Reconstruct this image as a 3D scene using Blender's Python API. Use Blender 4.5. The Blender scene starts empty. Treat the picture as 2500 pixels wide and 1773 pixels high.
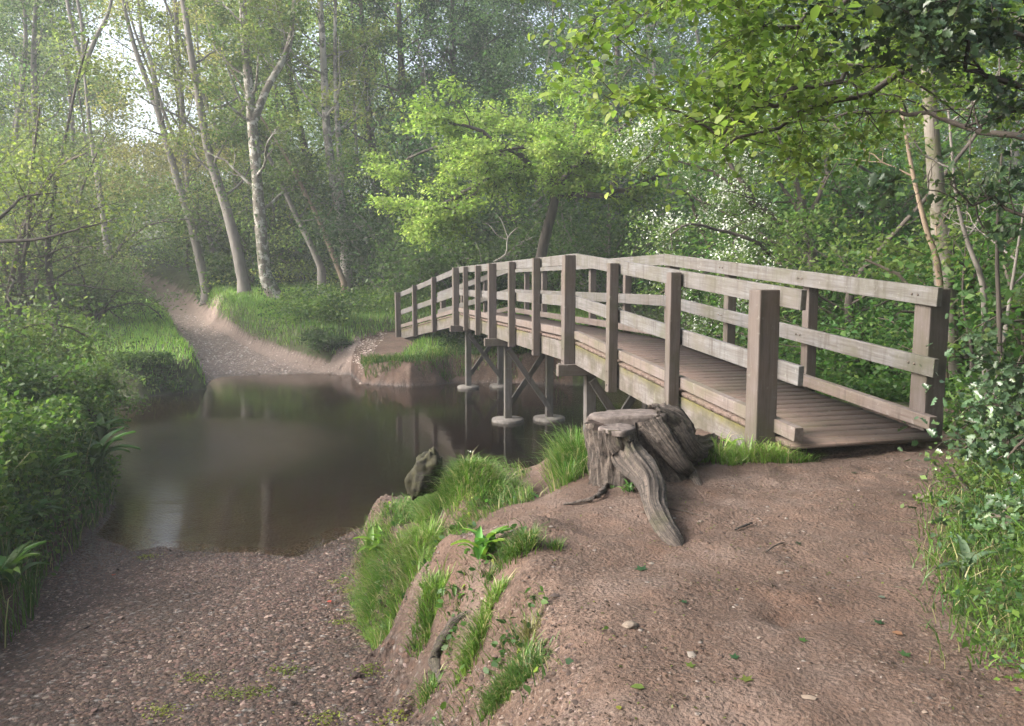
import bpy, bmesh, math, random
import numpy as np
from mathutils import Vector, Matrix, noise as mnoise

# ------------------------------------------------------------------ camera, light, exposure
S = bpy.context.scene
COL = S.collection
F_PX, PITCH, CAMZ = 2069.0, 0.107, 2.8          # focal length in pixels of the 2500 px wide photo
cam_d = bpy.data.cameras.new("camera"); cam = bpy.data.objects.new("camera", cam_d)
COL.objects.link(cam)
cam_d.sensor_width = 36.0; cam_d.lens = 36.0 * F_PX / 2500.0
cam_d.clip_start = 0.05; cam_d.clip_end = 600.0
cam.location = (0, 0, CAMZ); cam.rotation_euler = (math.pi / 2 - PITCH, 0, 0)
S.camera = cam

SUN_DIR = Vector((-0.84, -0.16, 0.56)).normalized()   # towards the sun
sun_el = math.asin(SUN_DIR.z)
sun_az = math.atan2(SUN_DIR.x, SUN_DIR.y)            # clockwise from +Y
W = bpy.data.worlds.new("World"); S.world = W; W.use_nodes = True
wt = W.node_tree; wt.nodes.clear()
wo = wt.nodes.new("ShaderNodeOutputWorld"); wb = wt.nodes.new("ShaderNodeBackground")
sky = wt.nodes.new("ShaderNodeTexSky"); sky.sky_type = 'NISHITA'; sky.sun_disc = False
sky.sun_elevation = sun_el; sky.sun_rotation = sun_az
sky.air_density = 1.0; sky.dust_density = 6.0; sky.ozone_density = 1.0
hs = wt.nodes.new("ShaderNodeHueSaturation"); hs.inputs['Saturation'].default_value = 0.65   # thin overcast: paler than clear sky
wt.links.new(sky.outputs[0], hs.inputs['Color']); wt.links.new(hs.outputs[0], wb.inputs[0])
wb.inputs[1].default_value = 0.15
wt.links.new(wb.outputs[0], wo.inputs[0])
sl = bpy.data.lights.new("sun", 'SUN'); sl.energy = 1.7; sl.angle = math.radians(28); sl.color = (1.0, 0.985, 0.965)
so = bpy.data.objects.new("sun", sl); COL.objects.link(so)
so.rotation_euler = SUN_DIR.to_track_quat('Z', 'Y').to_euler(); so.location = (-30, 10, 30)
S.view_settings.view_transform = 'Standard'; S.view_settings.look = 'None'
S.view_settings.gamma = 1.0; S.view_settings.exposure = 1.92
S.render.engine = 'CYCLES'
cy = S.cycles
cy.max_bounces = 7; cy.diffuse_bounces = 3; cy.glossy_bounces = 3; cy.transmission_bounces = 4
cy.transparent_max_bounces = 8; cy.volume_bounces = 1
cy.caustics_reflective = False; cy.caustics_refractive = False
cy.use_denoising = True; cy.use_adaptive_sampling = True; cy.adaptive_threshold = 0.012

RS = np.random.RandomState(7)

# ------------------------------------------------------------------ helpers
def ray(px, py):
    a = math.atan2(py - 886.5, F_PX); k = (px - 1250.0) / F_PX
    c, s = math.cos(PITCH), math.sin(PITCH); v = (886.5 - py) / F_PX
    return np.array([k, c + v * s, v * c - s])
def G(px, py, z):                     # where the ray through a photo pixel meets height z
    r = ray(px, py); t = (z - CAMZ) / r[2]
    return np.array([r[0] * t, r[1] * t, z])
def D(px, py, y):                     # the point on that ray at distance y ahead
    r = ray(px, py); t = y / r[1]
    return np.array([r[0] * t, y, CAMZ + r[2] * t])

def tag(o, label=None, cat=None, group=None, kind=None):
    if label: o['label'] = label
    if cat: o['category'] = cat
    if group: o['group'] = group
    if kind: o['kind'] = kind
    return o
def empty(name, loc, label, cat, group=None):
    o = bpy.data.objects.new(name, None); COL.objects.link(o); o.location = tuple(loc)
    o.empty_display_size = 0.2
    return tag(o, label, cat, group)
def mesh_from(name, V, F, mat=None, smooth=False, tint=None, wuv=None, mats=None, fmat=None):
    """V: (n,3) array; F: (m,3) or (m,4) array or a list of such arrays."""
    me = bpy.data.meshes.new(name)
    V = np.ascontiguousarray(V, np.float32)
    Fs = F if isinstance(F, list) else [F]
    Fs = [np.asarray(f, np.int32) for f in Fs if len(f)]
    me.vertices.add(len(V)); me.vertices.foreach_set('co', V.ravel())
    nl = sum(f.size for f in Fs); nf = sum(len(f) for f in Fs)
    me.loops.add(nl); me.loops.foreach_set('vertex_index', np.concatenate([f.ravel() for f in Fs]))
    me.polygons.add(nf)
    tot = np.concatenate([np.full(len(f), f.shape[1], np.int32) for f in Fs])
    st = np.concatenate([[0], np.cumsum(tot)[:-1]]).astype(np.int32)
    me.polygons.foreach_set('loop_start', st)
    if fmat is not None: me.polygons.foreach_set('material_index', np.asarray(fmat, np.int32))
    if tint is not None:
        a = me.attributes.new('tint', 'FLOAT_COLOR', 'POINT')
        t = np.ones((len(V), 4), np.float32); t[:, :tint.shape[1]] = tint
        a.data.foreach_set('color', t.ravel())
    if wuv is not None:
        a = me.attributes.new('wuv', 'FLOAT_VECTOR', 'POINT'); a.data.foreach_set('vector', np.ascontiguousarray(wuv, np.float32).ravel())
    me.update(calc_edges=True)
    if smooth: me.polygons.foreach_set('use_smooth', np.ones(nf, bool))
    for m in (mats or ([mat] if mat else [])): me.materials.append(m)
    me.validate()
    return me
def obj(name, me, parent=None):
    o = bpy.data.objects.new(name, me); COL.objects.link(o)
    if parent is not None:
        o.parent = parent; o.matrix_parent_inverse = Matrix.Translation(-Vector(parent_world(parent)))
    return o
def parent_world(p):
    v = Vector(p.location)
    return v if p.parent is None else Vector(p.location) + p.matrix_parent_inverse.translation + parent_world(p.parent)

def hash2(ix, iy, seed):
    n = (ix.astype(np.int64) * 374761393 + iy.astype(np.int64) * 668265263 + seed * 974711) & 0x7fffffff
    n = ((n ^ (n >> 13)) * 1274126177) & 0x7fffffff
    return ((n ^ (n >> 16)) & 0xffff) / 65535.0
def vnoise(x, y, s=0):
    x = np.asarray(x, float); y = np.asarray(y, float)
    ix, iy = np.floor(x), np.floor(y); fx, fy = x - ix, y - iy
    fx = fx * fx * (3 - 2 * fx); fy = fy * fy * (3 - 2 * fy)
    a = hash2(ix, iy, s); b = hash2(ix + 1, iy, s); c = hash2(ix, iy + 1, s); d = hash2(ix + 1, iy + 1, s)
    return (a + (b - a) * fx) * (1 - fy) + (c + (d - c) * fx) * fy
def fbm(x, y, s=0, o=4, g=.5):
    r = 0; a = 1; t = 0
    for i in range(o):
        r = r + a * vnoise(x * 2 ** i, y * 2 ** i, s + i * 17); t += a; a *= g
    return r / t - .5
def sstep(a, b, x):
    t = np.clip((x - a) / (b - a), 0, 1); return t * t * (3 - 2 * t)
def sdf(x, y, P):                      # >0 inside
    P = np.asarray(P, float)[:, :2]; Q = np.roll(P, -1, 0)
    best = np.full(x.shape, 1e9); ins = np.zeros(x.shape, bool)
    for (ax, ay), (bx, by) in zip(P, Q):
        ex, ey = bx - ax, by - ay
        t = np.clip(((x - ax) * ex + (y - ay) * ey) / (ex * ex + ey * ey + 1e-12), 0, 1)
        best = np.minimum(best, np.hypot(x - ax - t * ex, y - ay - t * ey))
        c = (ay > y) != (by > y)
        if ey != 0: ins ^= c & (x < ex * (y - ay) / ey + ax)
    return np.where(ins, best, -best)
def pldist(x, y, P, w=None):           # distance to a polyline, and interpolated third column
    best = np.full(x.shape, 1e9); val = np.zeros(x.shape)
    for A, B in zip(P[:-1], P[1:]):
        ex, ey = B[0] - A[0], B[1] - A[1]
        t = np.clip(((x - A[0]) * ex + (y - A[1]) * ey) / (ex * ex + ey * ey), 0, 1)
        d = np.hypot(x - A[0] - t * ex, y - A[1] - t * ey)
        m = d < best; best = np.where(m, d, best); val = np.where(m, A[2] + (B[2] - A[2]) * t, val)
    return best, val

# ------------------------------------------------------------------ terrain function (z = 0 is the water)
WATER = [(-40, 15.0), (-20, 14.6), (-12, 14.2), (-7.6, 14.4), (-6.3, 12.8), (-5.4, 11.2), (-4.75, 9.9), (-4.45, 8.8),
         tuple(G(330, 1350, 0)[:2]), tuple(G(390, 1335, 0)[:2]), tuple(G(470, 1352, 0)[:2]), tuple(G(600, 1350, 0)[:2]), tuple(G(720, 1365, 0)[:2]),
         tuple(G(800, 1330, 0)[:2]), tuple(G(880, 1290, 0)[:2]), (-1.3, 8.0), (-.6, 7.7), (.3, 7.9), (.9, 8.7), (1.4, 9.6), (3, 10.2), (5, 10.3), (9, 11), (20, 12), (45, 14),
         (45, 21), (14, 20.5), (8, 19.8), (4, 20.2), (1.4, 20.9), (0, 21.3), (-1.5, 21.3), tuple(G(1000, 944, 0)[:2]), tuple(G(880, 938, 0)[:2]), tuple(G(860, 915, 0)[:2]),
         tuple(G(760, 912, 0)[:2]), tuple(G(650, 915, 0)[:2]), tuple(G(545, 920, 0)[:2]), tuple(G(505, 932, 0)[:2]), tuple(G(500, 950, 0)[:2]), tuple(G(420, 962, 0)[:2]), tuple(G(340, 972, 0)[:2]),
         (-10.5, 18.9), (-14, 19.2), (-22, 20.5), (-40, 21)]
NEAR = [(-.1, -12), (-.25, 2), (-.36, 3.0), tuple(G(1000, 1773, .6)[:2]), tuple(G(930, 1600, .45)[:2]), tuple(G(880, 1500, .35)[:2]), tuple(G(850, 1420, .25)[:2]), (-1.5, 7.2), (-1.3, 7.7),
        (-.6, 7.5), (.3, 7.7), (.9, 8.5), (1.4, 9.4), (3, 10.0), (5, 10.1), (9, 10.8), (20, 11.8), (60, 14), (60, -12)]
LEFTB = [(-3.3, -12), (-3.2, 4.5), (-3.65, 6.2), (-4.2, 7.3), (-4.45, 8.6), (-4.75, 9.8), (-5.4, 11.1), (-6.3, 12.7), (-7.6, 14.2), (-12, 14.0), (-20, 14.4), (-60, 15), (-60, -12)]
def gy(px, py):                        # far path: ground height follows the slope beyond the ford
    r = ray(px, py); t = (0.1 - .115 * 22.5 - CAMZ) / (r[2] - .115 * r[1]); return r[0] * t, r[1] * t
PATHC = []
for l, r_, y in [(500, 850, 918), (480, 770, 900), (450, 690, 870), (440, 620, 840), (420, 560, 800), (385, 515, 775), (345, 500, 750), (325, 440, 715), (305, 375, 680), (292, 338, 655), (285, 320, 640)]:
    a = gy(l, y); b = gy(r_, y); PATHC.append(((a[0] + b[0]) / 2, (a[1] + b[1]) / 2, abs(b[0] - a[0]) / 2))
SPUR = [(gy(500, 770)[0], gy(500, 770)[1], .9), (gy(600, 765)[0], gy(600, 765)[1], .7), (gy(760, 770)[0], gy(760, 770)[1], .4)]
DIRT2 = [(-3.0, 25.6, .9), (-3.8, 23.6, 1.15), (-3.9, 21.6, .9)]          # trodden slope at the far end of the bridge
VEGR = [tuple(G(a, b, 1.45)[:2]) for a, b in [(2390, 1773), (2330, 1600), (2265, 1420), (2262, 1290), (2330, 1190), (2400, 1100), (2440, 1075)]] + [(5.2, 7.4), (8, 8.2), (30, 9), (30, -10), (1.2, -10)]
def hfar(x, y):
    h = .72 + .095 * np.clip(y - 20, 0, 60) + .9 * sstep(4, 30, x) * sstep(20, 34, y)
    h = h - .28 * sstep(-6.5, -4.5, x) * sstep(24.5, 21, y)
    return h + .5 * fbm(x * .22, y * .22, 3, 3)
def height(x, y):
    x = np.asarray(x, float); y = np.asarray(y, float)
    dw = sdf(x, y, WATER)                                    # >0 in water
    d = -dw
    bed = -.75 * (1 - np.exp(-np.clip(dw, 0, 9) / (4.5 - 2.5 * sstep(9.5, 15, y)))) - .03 * sstep(0, .15, dw)
    far = y > 16.8
    w = .35 + .15 * fbm(x * .8, y * .8, 9, 2); d = d + np.where(far & (d > 0), .35 * fbm(x * 2.5, y * 2.5, 85, 3), 0) * np.exp(-d * d)
    pd, pw = pldist(x, y, PATHC)
    pm = 1 - sstep(.75, 1.25, pd / np.maximum(pw, .3))
    pathz = np.clip(.115 * (y - 22.5) + .1, .0, 9) + .03
    hf = hfar(x, y)
    zf = hf * sstep(0, 1, np.clip(d / w, 0, 1))
    d2, w2 = pldist(x, y, DIRT2); m2 = (1 - sstep(.7, 1.5, d2 / w2)) * sstep(20.8, 22.0, y)
    zf = zf * (1 - m2) + m2 * np.clip(.35 + .14 * (y - 21.4), .1, .95)
    zf = zf * (1 - pm) + pm * np.minimum(pathz, np.clip(d * .1, 0, 9) + .0)
    # near side: gravel, then the raised banks
    gz = .01 + np.clip(d, 0, 9) * .11 * sstep(-4.4, -2.6, x) + np.clip(d, 0, 9) * .03
    gz = gz + .03 * fbm(x * 2.2, y * 2.2, 5, 3)
    gz = np.where(d > 0, gz, 0)
    dn = sdf(x, y, NEAR) ; dn = dn + np.exp(-(dn / .5) ** 2) * (.22 * fbm(x * 3.3, y * 3.3, 81, 3) + .12 * fbm(x * 10, y * 10, 83, 3)) * (y < 9)
    wn = .24 + .42 * sstep(5.2, 4.2, y) + .14 * np.exp(-((x + .8) ** 2 + (y - 6.4) ** 2) / 1.6) + 1.0 * sstep(-.3, .8, x) * sstep(6.0, 7.4, y)
    wn = wn * (1 + .5 * fbm(x * 1.7, y * 1.7, 21, 3))
    top = 1.42 + .05 * sstep(1.0, 3.0, x) - .17 * sstep(.9, -.4, x) * sstep(3.8, 6.0, y) - .17 * sstep(.55, .1, x) * sstep(5.1, 6.1, y) + .10 * fbm(x * .7, y * .7, 31, 3)
    tx = -.30 - .22 * sstep(5.2, 6.2, y)                      # a lower, broken shelf along the river side of the bank
    shelf = sstep(tx + .16, tx - .22, x + .16 * fbm(x * 2.6, y * 2.6, 33, 3)) * sstep(4.7, 5.3, y)
    top = top - shelf * (.40 - .12 * sstep(5.4, 6.3, y)) + shelf * .16 * fbm(x * 3.1, y * 3.1, 35, 4)
    top = top + .24 * np.exp(-((x + .30) ** 2 / .07 + (y - 5.95) ** 2 / .08)) + .10 * np.exp(-((x + .70) ** 2 / .06 + (y - 6.2) ** 2 / .09))
    top = top + .07 * np.exp(-((x - .12) ** 2 / .03 + (y - 4.55) ** 2 / .03)) - .12 * np.exp(-((x + .20) ** 2 / .03 + (y - 5.0) ** 2 / .08))
    top = top + .16 * sstep(0, 1.2, sdf(x, y, VEGR))
    tn = np.clip(dn / wn, 0, 1); tn = tn * (2 - tn) * .35 + .65 * sstep(0, 1, tn)
    zn = gz + (top - gz) * tn
    dl = sdf(x, y, LEFTB)
    zn = zn + (.75 + .2 * fbm(x * .6, y * .6, 41, 3) - 0) * sstep(0, .35, dl)
    z = np.where(far, zf, zn)
    z = np.where((d <= 0) & (dn <= 0) & (dl <= 0), bed, z)
    eb = np.exp(-((dn - .12) / .32) ** 2) * (y < 9)
    z = z + eb * (.10 * fbm(x * 4.2, y * 4.2, 55, 4) + .05 * fbm(x * 13, y * 13, 57, 3)) + .016 * fbm(x * 9, y * 9, 51, 3) * (y < 14) + (dn > .2) * (y < 9) * (.05 * fbm(x * 2.4, y * 3.1, 71, 3) + .022 * fbm(x * 6.5, y * 6.5, 75, 3) - .022 * np.clip(fbm(x * 3.7, y * 3.7, 73, 2) - .12, 0, 1) * 5) + np.where(y > 16, .1 * fbm(x * 1.3, y * 1.3, 61, 3) * (d > .3) * (1 - pm), 0)
    return z
def hz(x, y): return float(height(np.array([x]), np.array([y]))[0])

def hit(px, py):                       # the ground point that the photo shows at this pixel
    r = ray(px, py); t = np.arange(1.6, 60, .015) if py > 1000 else np.arange(6, 90, .05)
    X_, Y_, Z_ = r[0] * t, r[1] * t, CAMZ + r[2] * t
    m = np.nonzero(Z_ < height(X_, Y_))[0]
    k = m[0] if len(m) else -1
    return np.array([X_[k], Y_[k], Z_[k]])
# ------------------------------------------------------------------ materials
def mat(name):
    m = bpy.data.materials.new(name); m.use_nodes = True
    nt = m.node_tree; nt.nodes.clear()
    return m, nt
class N:                                # a small wrapper for wiring nodes
    def __init__(s, nt): s.nt = nt
    def __call__(s, t, **k):
        n = s.nt.nodes.new(t)
        for a, v in k.items():
            if a.startswith('i_'):
                key = a[2:]; key = int(key) if key.isdigit() else key.replace('_', ' ')
                if hasattr(v, 'node') or v.__class__.__name__.startswith('NodeSocket'): s.nt.links.new(v, n.inputs[key])
                else: n.inputs[key].default_value = v
            else: setattr(n, a, v)
        return n
    def mix(s, f, a, b, bt='MIX'):
        n = s.nt.nodes.new('ShaderNodeMix'); n.data_type = 'RGBA'; n.blend_type = bt
        for i, v in ((0, f), (6, a), (7, b)):
            if v.__class__.__name__.startswith('NodeSocket'): s.nt.links.new(v, n.inputs[i])
            else: n.inputs[i].default_value = v if i == 0 else (tuple(v) + (1,))[:4]
        return n.outputs[2]
    def ramp(s, f, stops):
        n = s.nt.nodes.new('ShaderNodeValToRGB'); s.nt.links.new(f, n.inputs[0])
        e = n.color_ramp.elements
        while len(e) < len(stops): e.new(.5)
        for q, (p, c) in zip(e, stops):
            q.position = p; q.color = (c, c, c, 1) if isinstance(c, (int, float)) else tuple(c) + (1,)
        return n.outputs[0]
    def math(s, op, a, b=0.0):
        n = s.nt.nodes.new('ShaderNodeMath'); n.operation = op
        for i, v in enumerate((a, b)):
            if v.__class__.__name__.startswith('NodeSocket'): s.nt.links.new(v, n.inputs[i])
            else: n.inputs[i].default_value = v
        return n.outputs[0]
    def noise(s, vec, scale, detail=4, rough=.55):
        n = s('ShaderNodeTexNoise', i_Scale=scale, i_Detail=detail, i_Roughness=rough)
        if vec is not None: s.nt.links.new(vec, n.inputs['Vector'])
        return n.outputs[0]

def foliage_mat(name, rough=.5, trans=.55, spec=.3, var=.35):
    m, nt = mat(name); n = N(nt)
    t = n('ShaderNodeAttribute', attribute_name='tint').outputs['Color']
    g = n('ShaderNodeNewGeometry')
    r = g.outputs['Random Per Island']
    v = n.math('ADD', n.math('MULTIPLY', r, var * 2), 1 - var)
    hsv = n('ShaderNodeHueSaturation', i_Color=t, i_Value=v)
    hue = n.math('ADD', n.math('MULTIPLY', n.math('FRACT', n.math('MULTIPLY', r, 17.3)), .035), .4825)
    nt.links.new(hue, hsv.inputs['Hue'])
    c = hsv.outputs[0]
    p = n('ShaderNodeBsdfPrincipled', i_Roughness=rough); nt.links.new(c, p.inputs['Base Color'])
    p.inputs['Specular IOR Level'].default_value = spec
    tc = n.mix(1.0, c, (1.0, 1.12, .80), 'MULTIPLY')
    tr = n('ShaderNodeBsdfTranslucent'); nt.links.new(tc, tr.inputs[0])
    mx = n('ShaderNodeMixShader', i_0=trans); nt.links.new(p.outputs[0], mx.inputs[1]); nt.links.new(tr.outputs[0], mx.inputs[2])
    o = n('ShaderNodeOutputMaterial'); nt.links.new(mx.outputs[0], o.inputs[0])
    return m
M_LEAF = foliage_mat('foliage')
M_GRASS = foliage_mat('grass_blades', rough=.45, trans=.4, spec=.4, var=.3)
M_HOLLY = foliage_mat('holly_foliage', rough=.3, trans=.12, spec=.5, var=.3)
M_PETAL = foliage_mat('blossom', rough=.6, trans=.3, var=.12)

def bark_mat(name, c1, c2, scale=6, patch=None, bump=.5, moss=0):
    m, nt = mat(name); n = N(nt)
    co = n('ShaderNodeTexCoord').outputs['Object']
    mp = n('ShaderNodeMapping', i_Scale=(1, 1, .22)); nt.links.new(co, mp.inputs[0])
    a = n.noise(mp.outputs[0], scale, 6, .65)
    c = n.mix(n.ramp(a, [(.35, 0.), (.65, 1.)]), c1, c2)
    if patch:
        b = n.noise(co, 3.2, 4, .7)
        c = n.mix(n.ramp(b, [(.50, 0.), (.56, 1.)]), c, patch)
    if moss:
        b = n.noise(co, 2.2, 5, .7)
        c = n.mix(n.math('MULTIPLY', n.ramp(b, [(.45, 0.), (.6, 1.)]), moss), c, (.05, .065, .02))
    p = n('ShaderNodeBsdfPrincipled', i_Roughness=.9); nt.links.new(c, p.inputs['Base Color'])
    bp = n('ShaderNodeBump', i_Strength=bump, i_Distance=.03); nt.links.new(a, bp.inputs['Height']); nt.links.new(bp.outputs[0], p.inputs['Normal'])
    o = n('ShaderNodeOutputMaterial'); nt.links.new(p.outputs[0], o.inputs[0])
    return m
B_GREY = bark_mat('bark_grey', (.10, .088, .077), (.195, .175, .155), 5)
B_PALE = bark_mat('bark_pale', (.20, .182, .155), (.34, .315, .28), 4, patch=(.10, .09, .075))
B_DARK = bark_mat('bark_dark', (.028, .022, .018), (.075, .06, .048), 7)
B_LICHEN = bark_mat('bark_lichen', (.085, .07, .055), (.17, .145, .12), 6, patch=(.36, .34, .30), moss=.4)
B_TAN = bark_mat('bark_tan', (.13, .092, .062), (.20, .15, .105), 5)
B_ASH = bark_mat('bark_ash', (.095, .082, .066), (.175, .155, .128), 7, patch=(.09, .085, .05))
B_TWIG = bark_mat('twig', (.05, .038, .028), (.10, .08, .06), 10)

def wood_mat(name, warm=0.0, moss=0.0, groove=False, dark=1.0):
    m, nt = mat(name); n = N(nt)
    u = n('ShaderNodeAttribute', attribute_name='wuv').outputs['Vector']
    co = n('ShaderNodeTexCoord').outputs['Object']
    mp = n('ShaderNodeMapping', i_Scale=(1.2, 22, 22)); nt.links.new(u, mp.inputs[0])
    grain = n.noise(mp.outputs[0], 2.0, 6, .7)
    st = n.noise(co, 2.6, 5, .65); fine = n.noise(co, 16, 4, .7)
    k = dark
    c = n.mix(n.ramp(grain, [(.3, 0.), (.72, 1.)]), (.082 * k, .076 * k, .072 * k), (.205 * k, .203 * k, .205 * k))
    c = n.mix(n.ramp(st, [(.35, 0.), (.66, 1.)]), c, n.mix(.5, c, (.125 * k, .095 * k, .068 * k)))
    if warm: c = n.mix(warm, c, (.135 * k, .084 * k, .062 * k))
    # drip stains and pale lichen freckles
    mp2 = n('ShaderNodeMapping', i_Scale=(14, 14, 1.6)); nt.links.new(co, mp2.inputs[0])
    drip = n.noise(mp2.outputs[0], 1.0, 4, .6)
    c = n.mix(n.ramp(drip, [(.52, 0.), (.7, .65)]), c, (.06 * k, .048 * k, .038 * k))
    c = n.mix(n.ramp(fine, [(.62, 0.), (.72, .45)]), c, (.30 * k, .30 * k, .27 * k))
    c = n.mix(n.ramp(n.noise(co, 1.3, 6, .7), [(.50, 0.), (.66, .5)]), c, (.075 * k, .082 * k, .045 * k))
    if moss:
        sep = n('ShaderNodeSeparateXYZ', i_0=u)
        e = n.ramp(n.math('ADD', sep.outputs[2], n.math('MULTIPLY', fine, .12)), [(.10, 0.), (.19, 1.)])
        e = n.math('MULTIPLY', n.math('MULTIPLY', e, n.ramp(n.noise(co, 1.4, 3), [(.38, 0.), (.52, 1.)])), moss)
        c = n.mix(e, c, (.085, .075, .014))
        low = n.ramp(n.noise(co, 5, 5, .7), [(.42, 0.), (.62, .75)])
        c = n.mix(low, c, (.05, .045, .03))
    p = n('ShaderNodeBsdfPrincipled', i_Roughness=.82); nt.links.new(c, p.inputs['Base Color'])
    p.inputs['Specular IOR Level'].default_value = .3
    h = grain
    if groove:
        sep = n('ShaderNodeSeparateXYZ', i_0=u)
        wv = n.math('SINE', n.math('MULTIPLY', sep.outputs[1], 2 * math.pi / .021))
        h = n.math('ADD', n.math('MULTIPLY', wv, .9), n.math('MULTIPLY', grain, .5))
        c2 = n.mix(n.ramp(wv, [(.15, .55), (.5, 0.)]), c, (.05, .035, .028)); nt.links.new(c2, p.inputs['Base Color'])
    bp = n('ShaderNodeBump', i_Strength=.45, i_Distance=.006); nt.links.new(h, bp.inputs['Height']); nt.links.new(bp.outputs[0], p.inputs['Normal'])
    o = n('ShaderNodeOutputMaterial'); nt.links.new(p.outputs[0], o.inputs[0])
    return m
WD_RAIL = wood_mat('weathered_rail', dark=.76)
WD_POST = wood_mat('weathered_post', warm=.4, dark=.66)
WD_DECK = wood_mat('deck_boards', warm=.75, groove=True, dark=1.05)
WD_KICK = wood_mat('kick_board', warm=.45, dark=.9)
WD_BEAM = wood_mat('mossy_beam', warm=.2, moss=.9, dark=.85)
WD_LEG = wood_mat('trestle_timber', warm=.1, dark=.62)

def ground_mat():
    m, nt = mat('earth'); n = N(nt)
    co = n('ShaderNodeTexCoord').outputs['Object']
    msk = n('ShaderNodeAttribute', attribute_name='tint').outputs['Color']
    trk = n('ShaderNodeAttribute', attribute_name='tint').outputs['Alpha']
    s = n('ShaderNodeSeparateColor', i_0=msk)          # R green floor, G gravel, B path dust
    a = n.noise(co, .9, 6, .6); b = n.noise(co, 7, 6, .7); c_ = n.noise(co, 45, 4, .7)
    dirt = n.mix(n.ramp(a, [(.42, 0.), (.58, 1.)]), (.070, .041, .028), (.115, .073, .053))
    dirt = n.mix(n.ramp(b, [(.40, .75), (.6, 0.)]), dirt, (.066, .043, .032))
    dirt = n.mix(n.ramp(n.noise(co, 3.1, 4, .7), [(.56, 0.), (.68, .55)]), dirt, (.12, .068, .045))
    dirt = n.mix(n.ramp(n.noise(co, 1.7, 5, .7), [(.52, 0.), (.66, .6)]), dirt, (.135, .098, .08))
    worn = n.ramp(n.noise(co, 1.15, 5, .65), [(.44, .12), (.58, 1.)])
    dirt = n.mix(n.math('MULTIPLY', worn, n.ramp(c_, [(.36, .95), (.5, 0.)])), dirt, (.045, .03, .022))
    dirt = n.mix(n.math('MULTIPLY', worn, n.ramp(c_, [(.55, 0.), (.68, .8)])), dirt, (.19, .15, .12))
    v = n('ShaderNodeTexVoronoi', i_Scale=26.0, i_Randomness=1.0); nt.links.new(co, v.inputs['Vector'])
    v2 = n('ShaderNodeTexVoronoi', i_Scale=58.0, i_Randomness=1.0); nt.links.new(co, v2.inputs['Vector'])
    vc = n('ShaderNodeSeparateColor', i_0=v.outputs['Color'])
    peb = n.mix(vc.outputs[0], (.050, .027, .018), (.115, .066, .045))
    peb = n.mix(n.ramp(vc.outputs[1], [(.8, 0.), (.9, 1.)]), peb, (.22, .2, .18))
    edge = n.ramp(v.outputs['Distance'], [(.25, 0.), (.62, .9)])
    grav = n.mix(edge, peb, (.03, .021, .017))
    grav = n.mix(n.ramp(b, [(.44, .7), (.6, 0.)]), grav, (.05, .034, .026))
    col = n.mix(s.outputs[1], dirt, grav)
    few = n.math('MULTIPLY', n.ramp(vc.outputs[2], [(.82, 0.), (.86, 1.)]), n.ramp(v.outputs['Distance'], [(.2, 1.), (.34, 0.)]))
    col = n.mix(n.math('MULTIPLY', few, .7), col, peb)
    col = n.mix(n.math('MULTIPLY', trk, .8), col, n.mix(b, (.17, .125, .10), (.32, .25, .21)))
    green = n.mix(n.ramp(b, [(.38, 0.), (.62, 1.)]), (.035, .032, .016), (.055, .075, .02))
    gm = n.ramp(n.math('ADD', s.outputs[0], n.math('MULTIPLY', n.math('SUBTRACT', b, .5), .8)), [(.42, 0.), (.62, 1.)])
    col = n.mix(gm, col, green)
    col = n.mix(s.outputs[2], col, n.mix(b, (.085, .05, .033), (.16, .095, .06)))
    # wetness next to the water line
    sep = n('ShaderNodeSeparateXYZ', i_0=co)
    wet = n.ramp(n.math('ADD', sep.outputs[2], n.math('MULTIPLY', b, .08)), [(.04, 1.), (.13, 0.)])
    col = n.mix(n.math('MULTIPLY', wet, .55), col, n.mix(1.0, col, (.45, .42, .40), 'MULTIPLY'))
    p = n('ShaderNodeBsdfPrincipled'); nt.links.new(col, p.inputs['Base Color'])
    nt.links.new(n.ramp(wet, [(0., .95), (1., .32)]), p.inputs['Roughness'])
    p.inputs['Specular IOR Level'].default_value = .35
    h = n.math('ADD', n.math('MULTIPLY', n.math('SUBTRACT', 1.0, v.outputs['Distance']), n.math('ADD', n.math('MULTIPLY', s.outputs[1], .9), n.math('MULTIPLY', few, .5))), n.math('MULTIPLY', b, .9))
    h = n.math('ADD', h, n.math('MULTIPLY', c_, .7)); h = n.math('SUBTRACT', h, n.math('MULTIPLY', v2.outputs['Distance'], .25))
    bp = n('ShaderNodeBump', i_Strength=1.0, i_Distance=.028); nt.links.new(h, bp.inputs['Height']); nt.links.new(bp.outputs[0], p.inputs['Normal'])
    o = n('ShaderNodeOutputMaterial'); nt.links.new(p.outputs[0], o.inputs[0])
    return m
M_GROUND = ground_mat()

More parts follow.
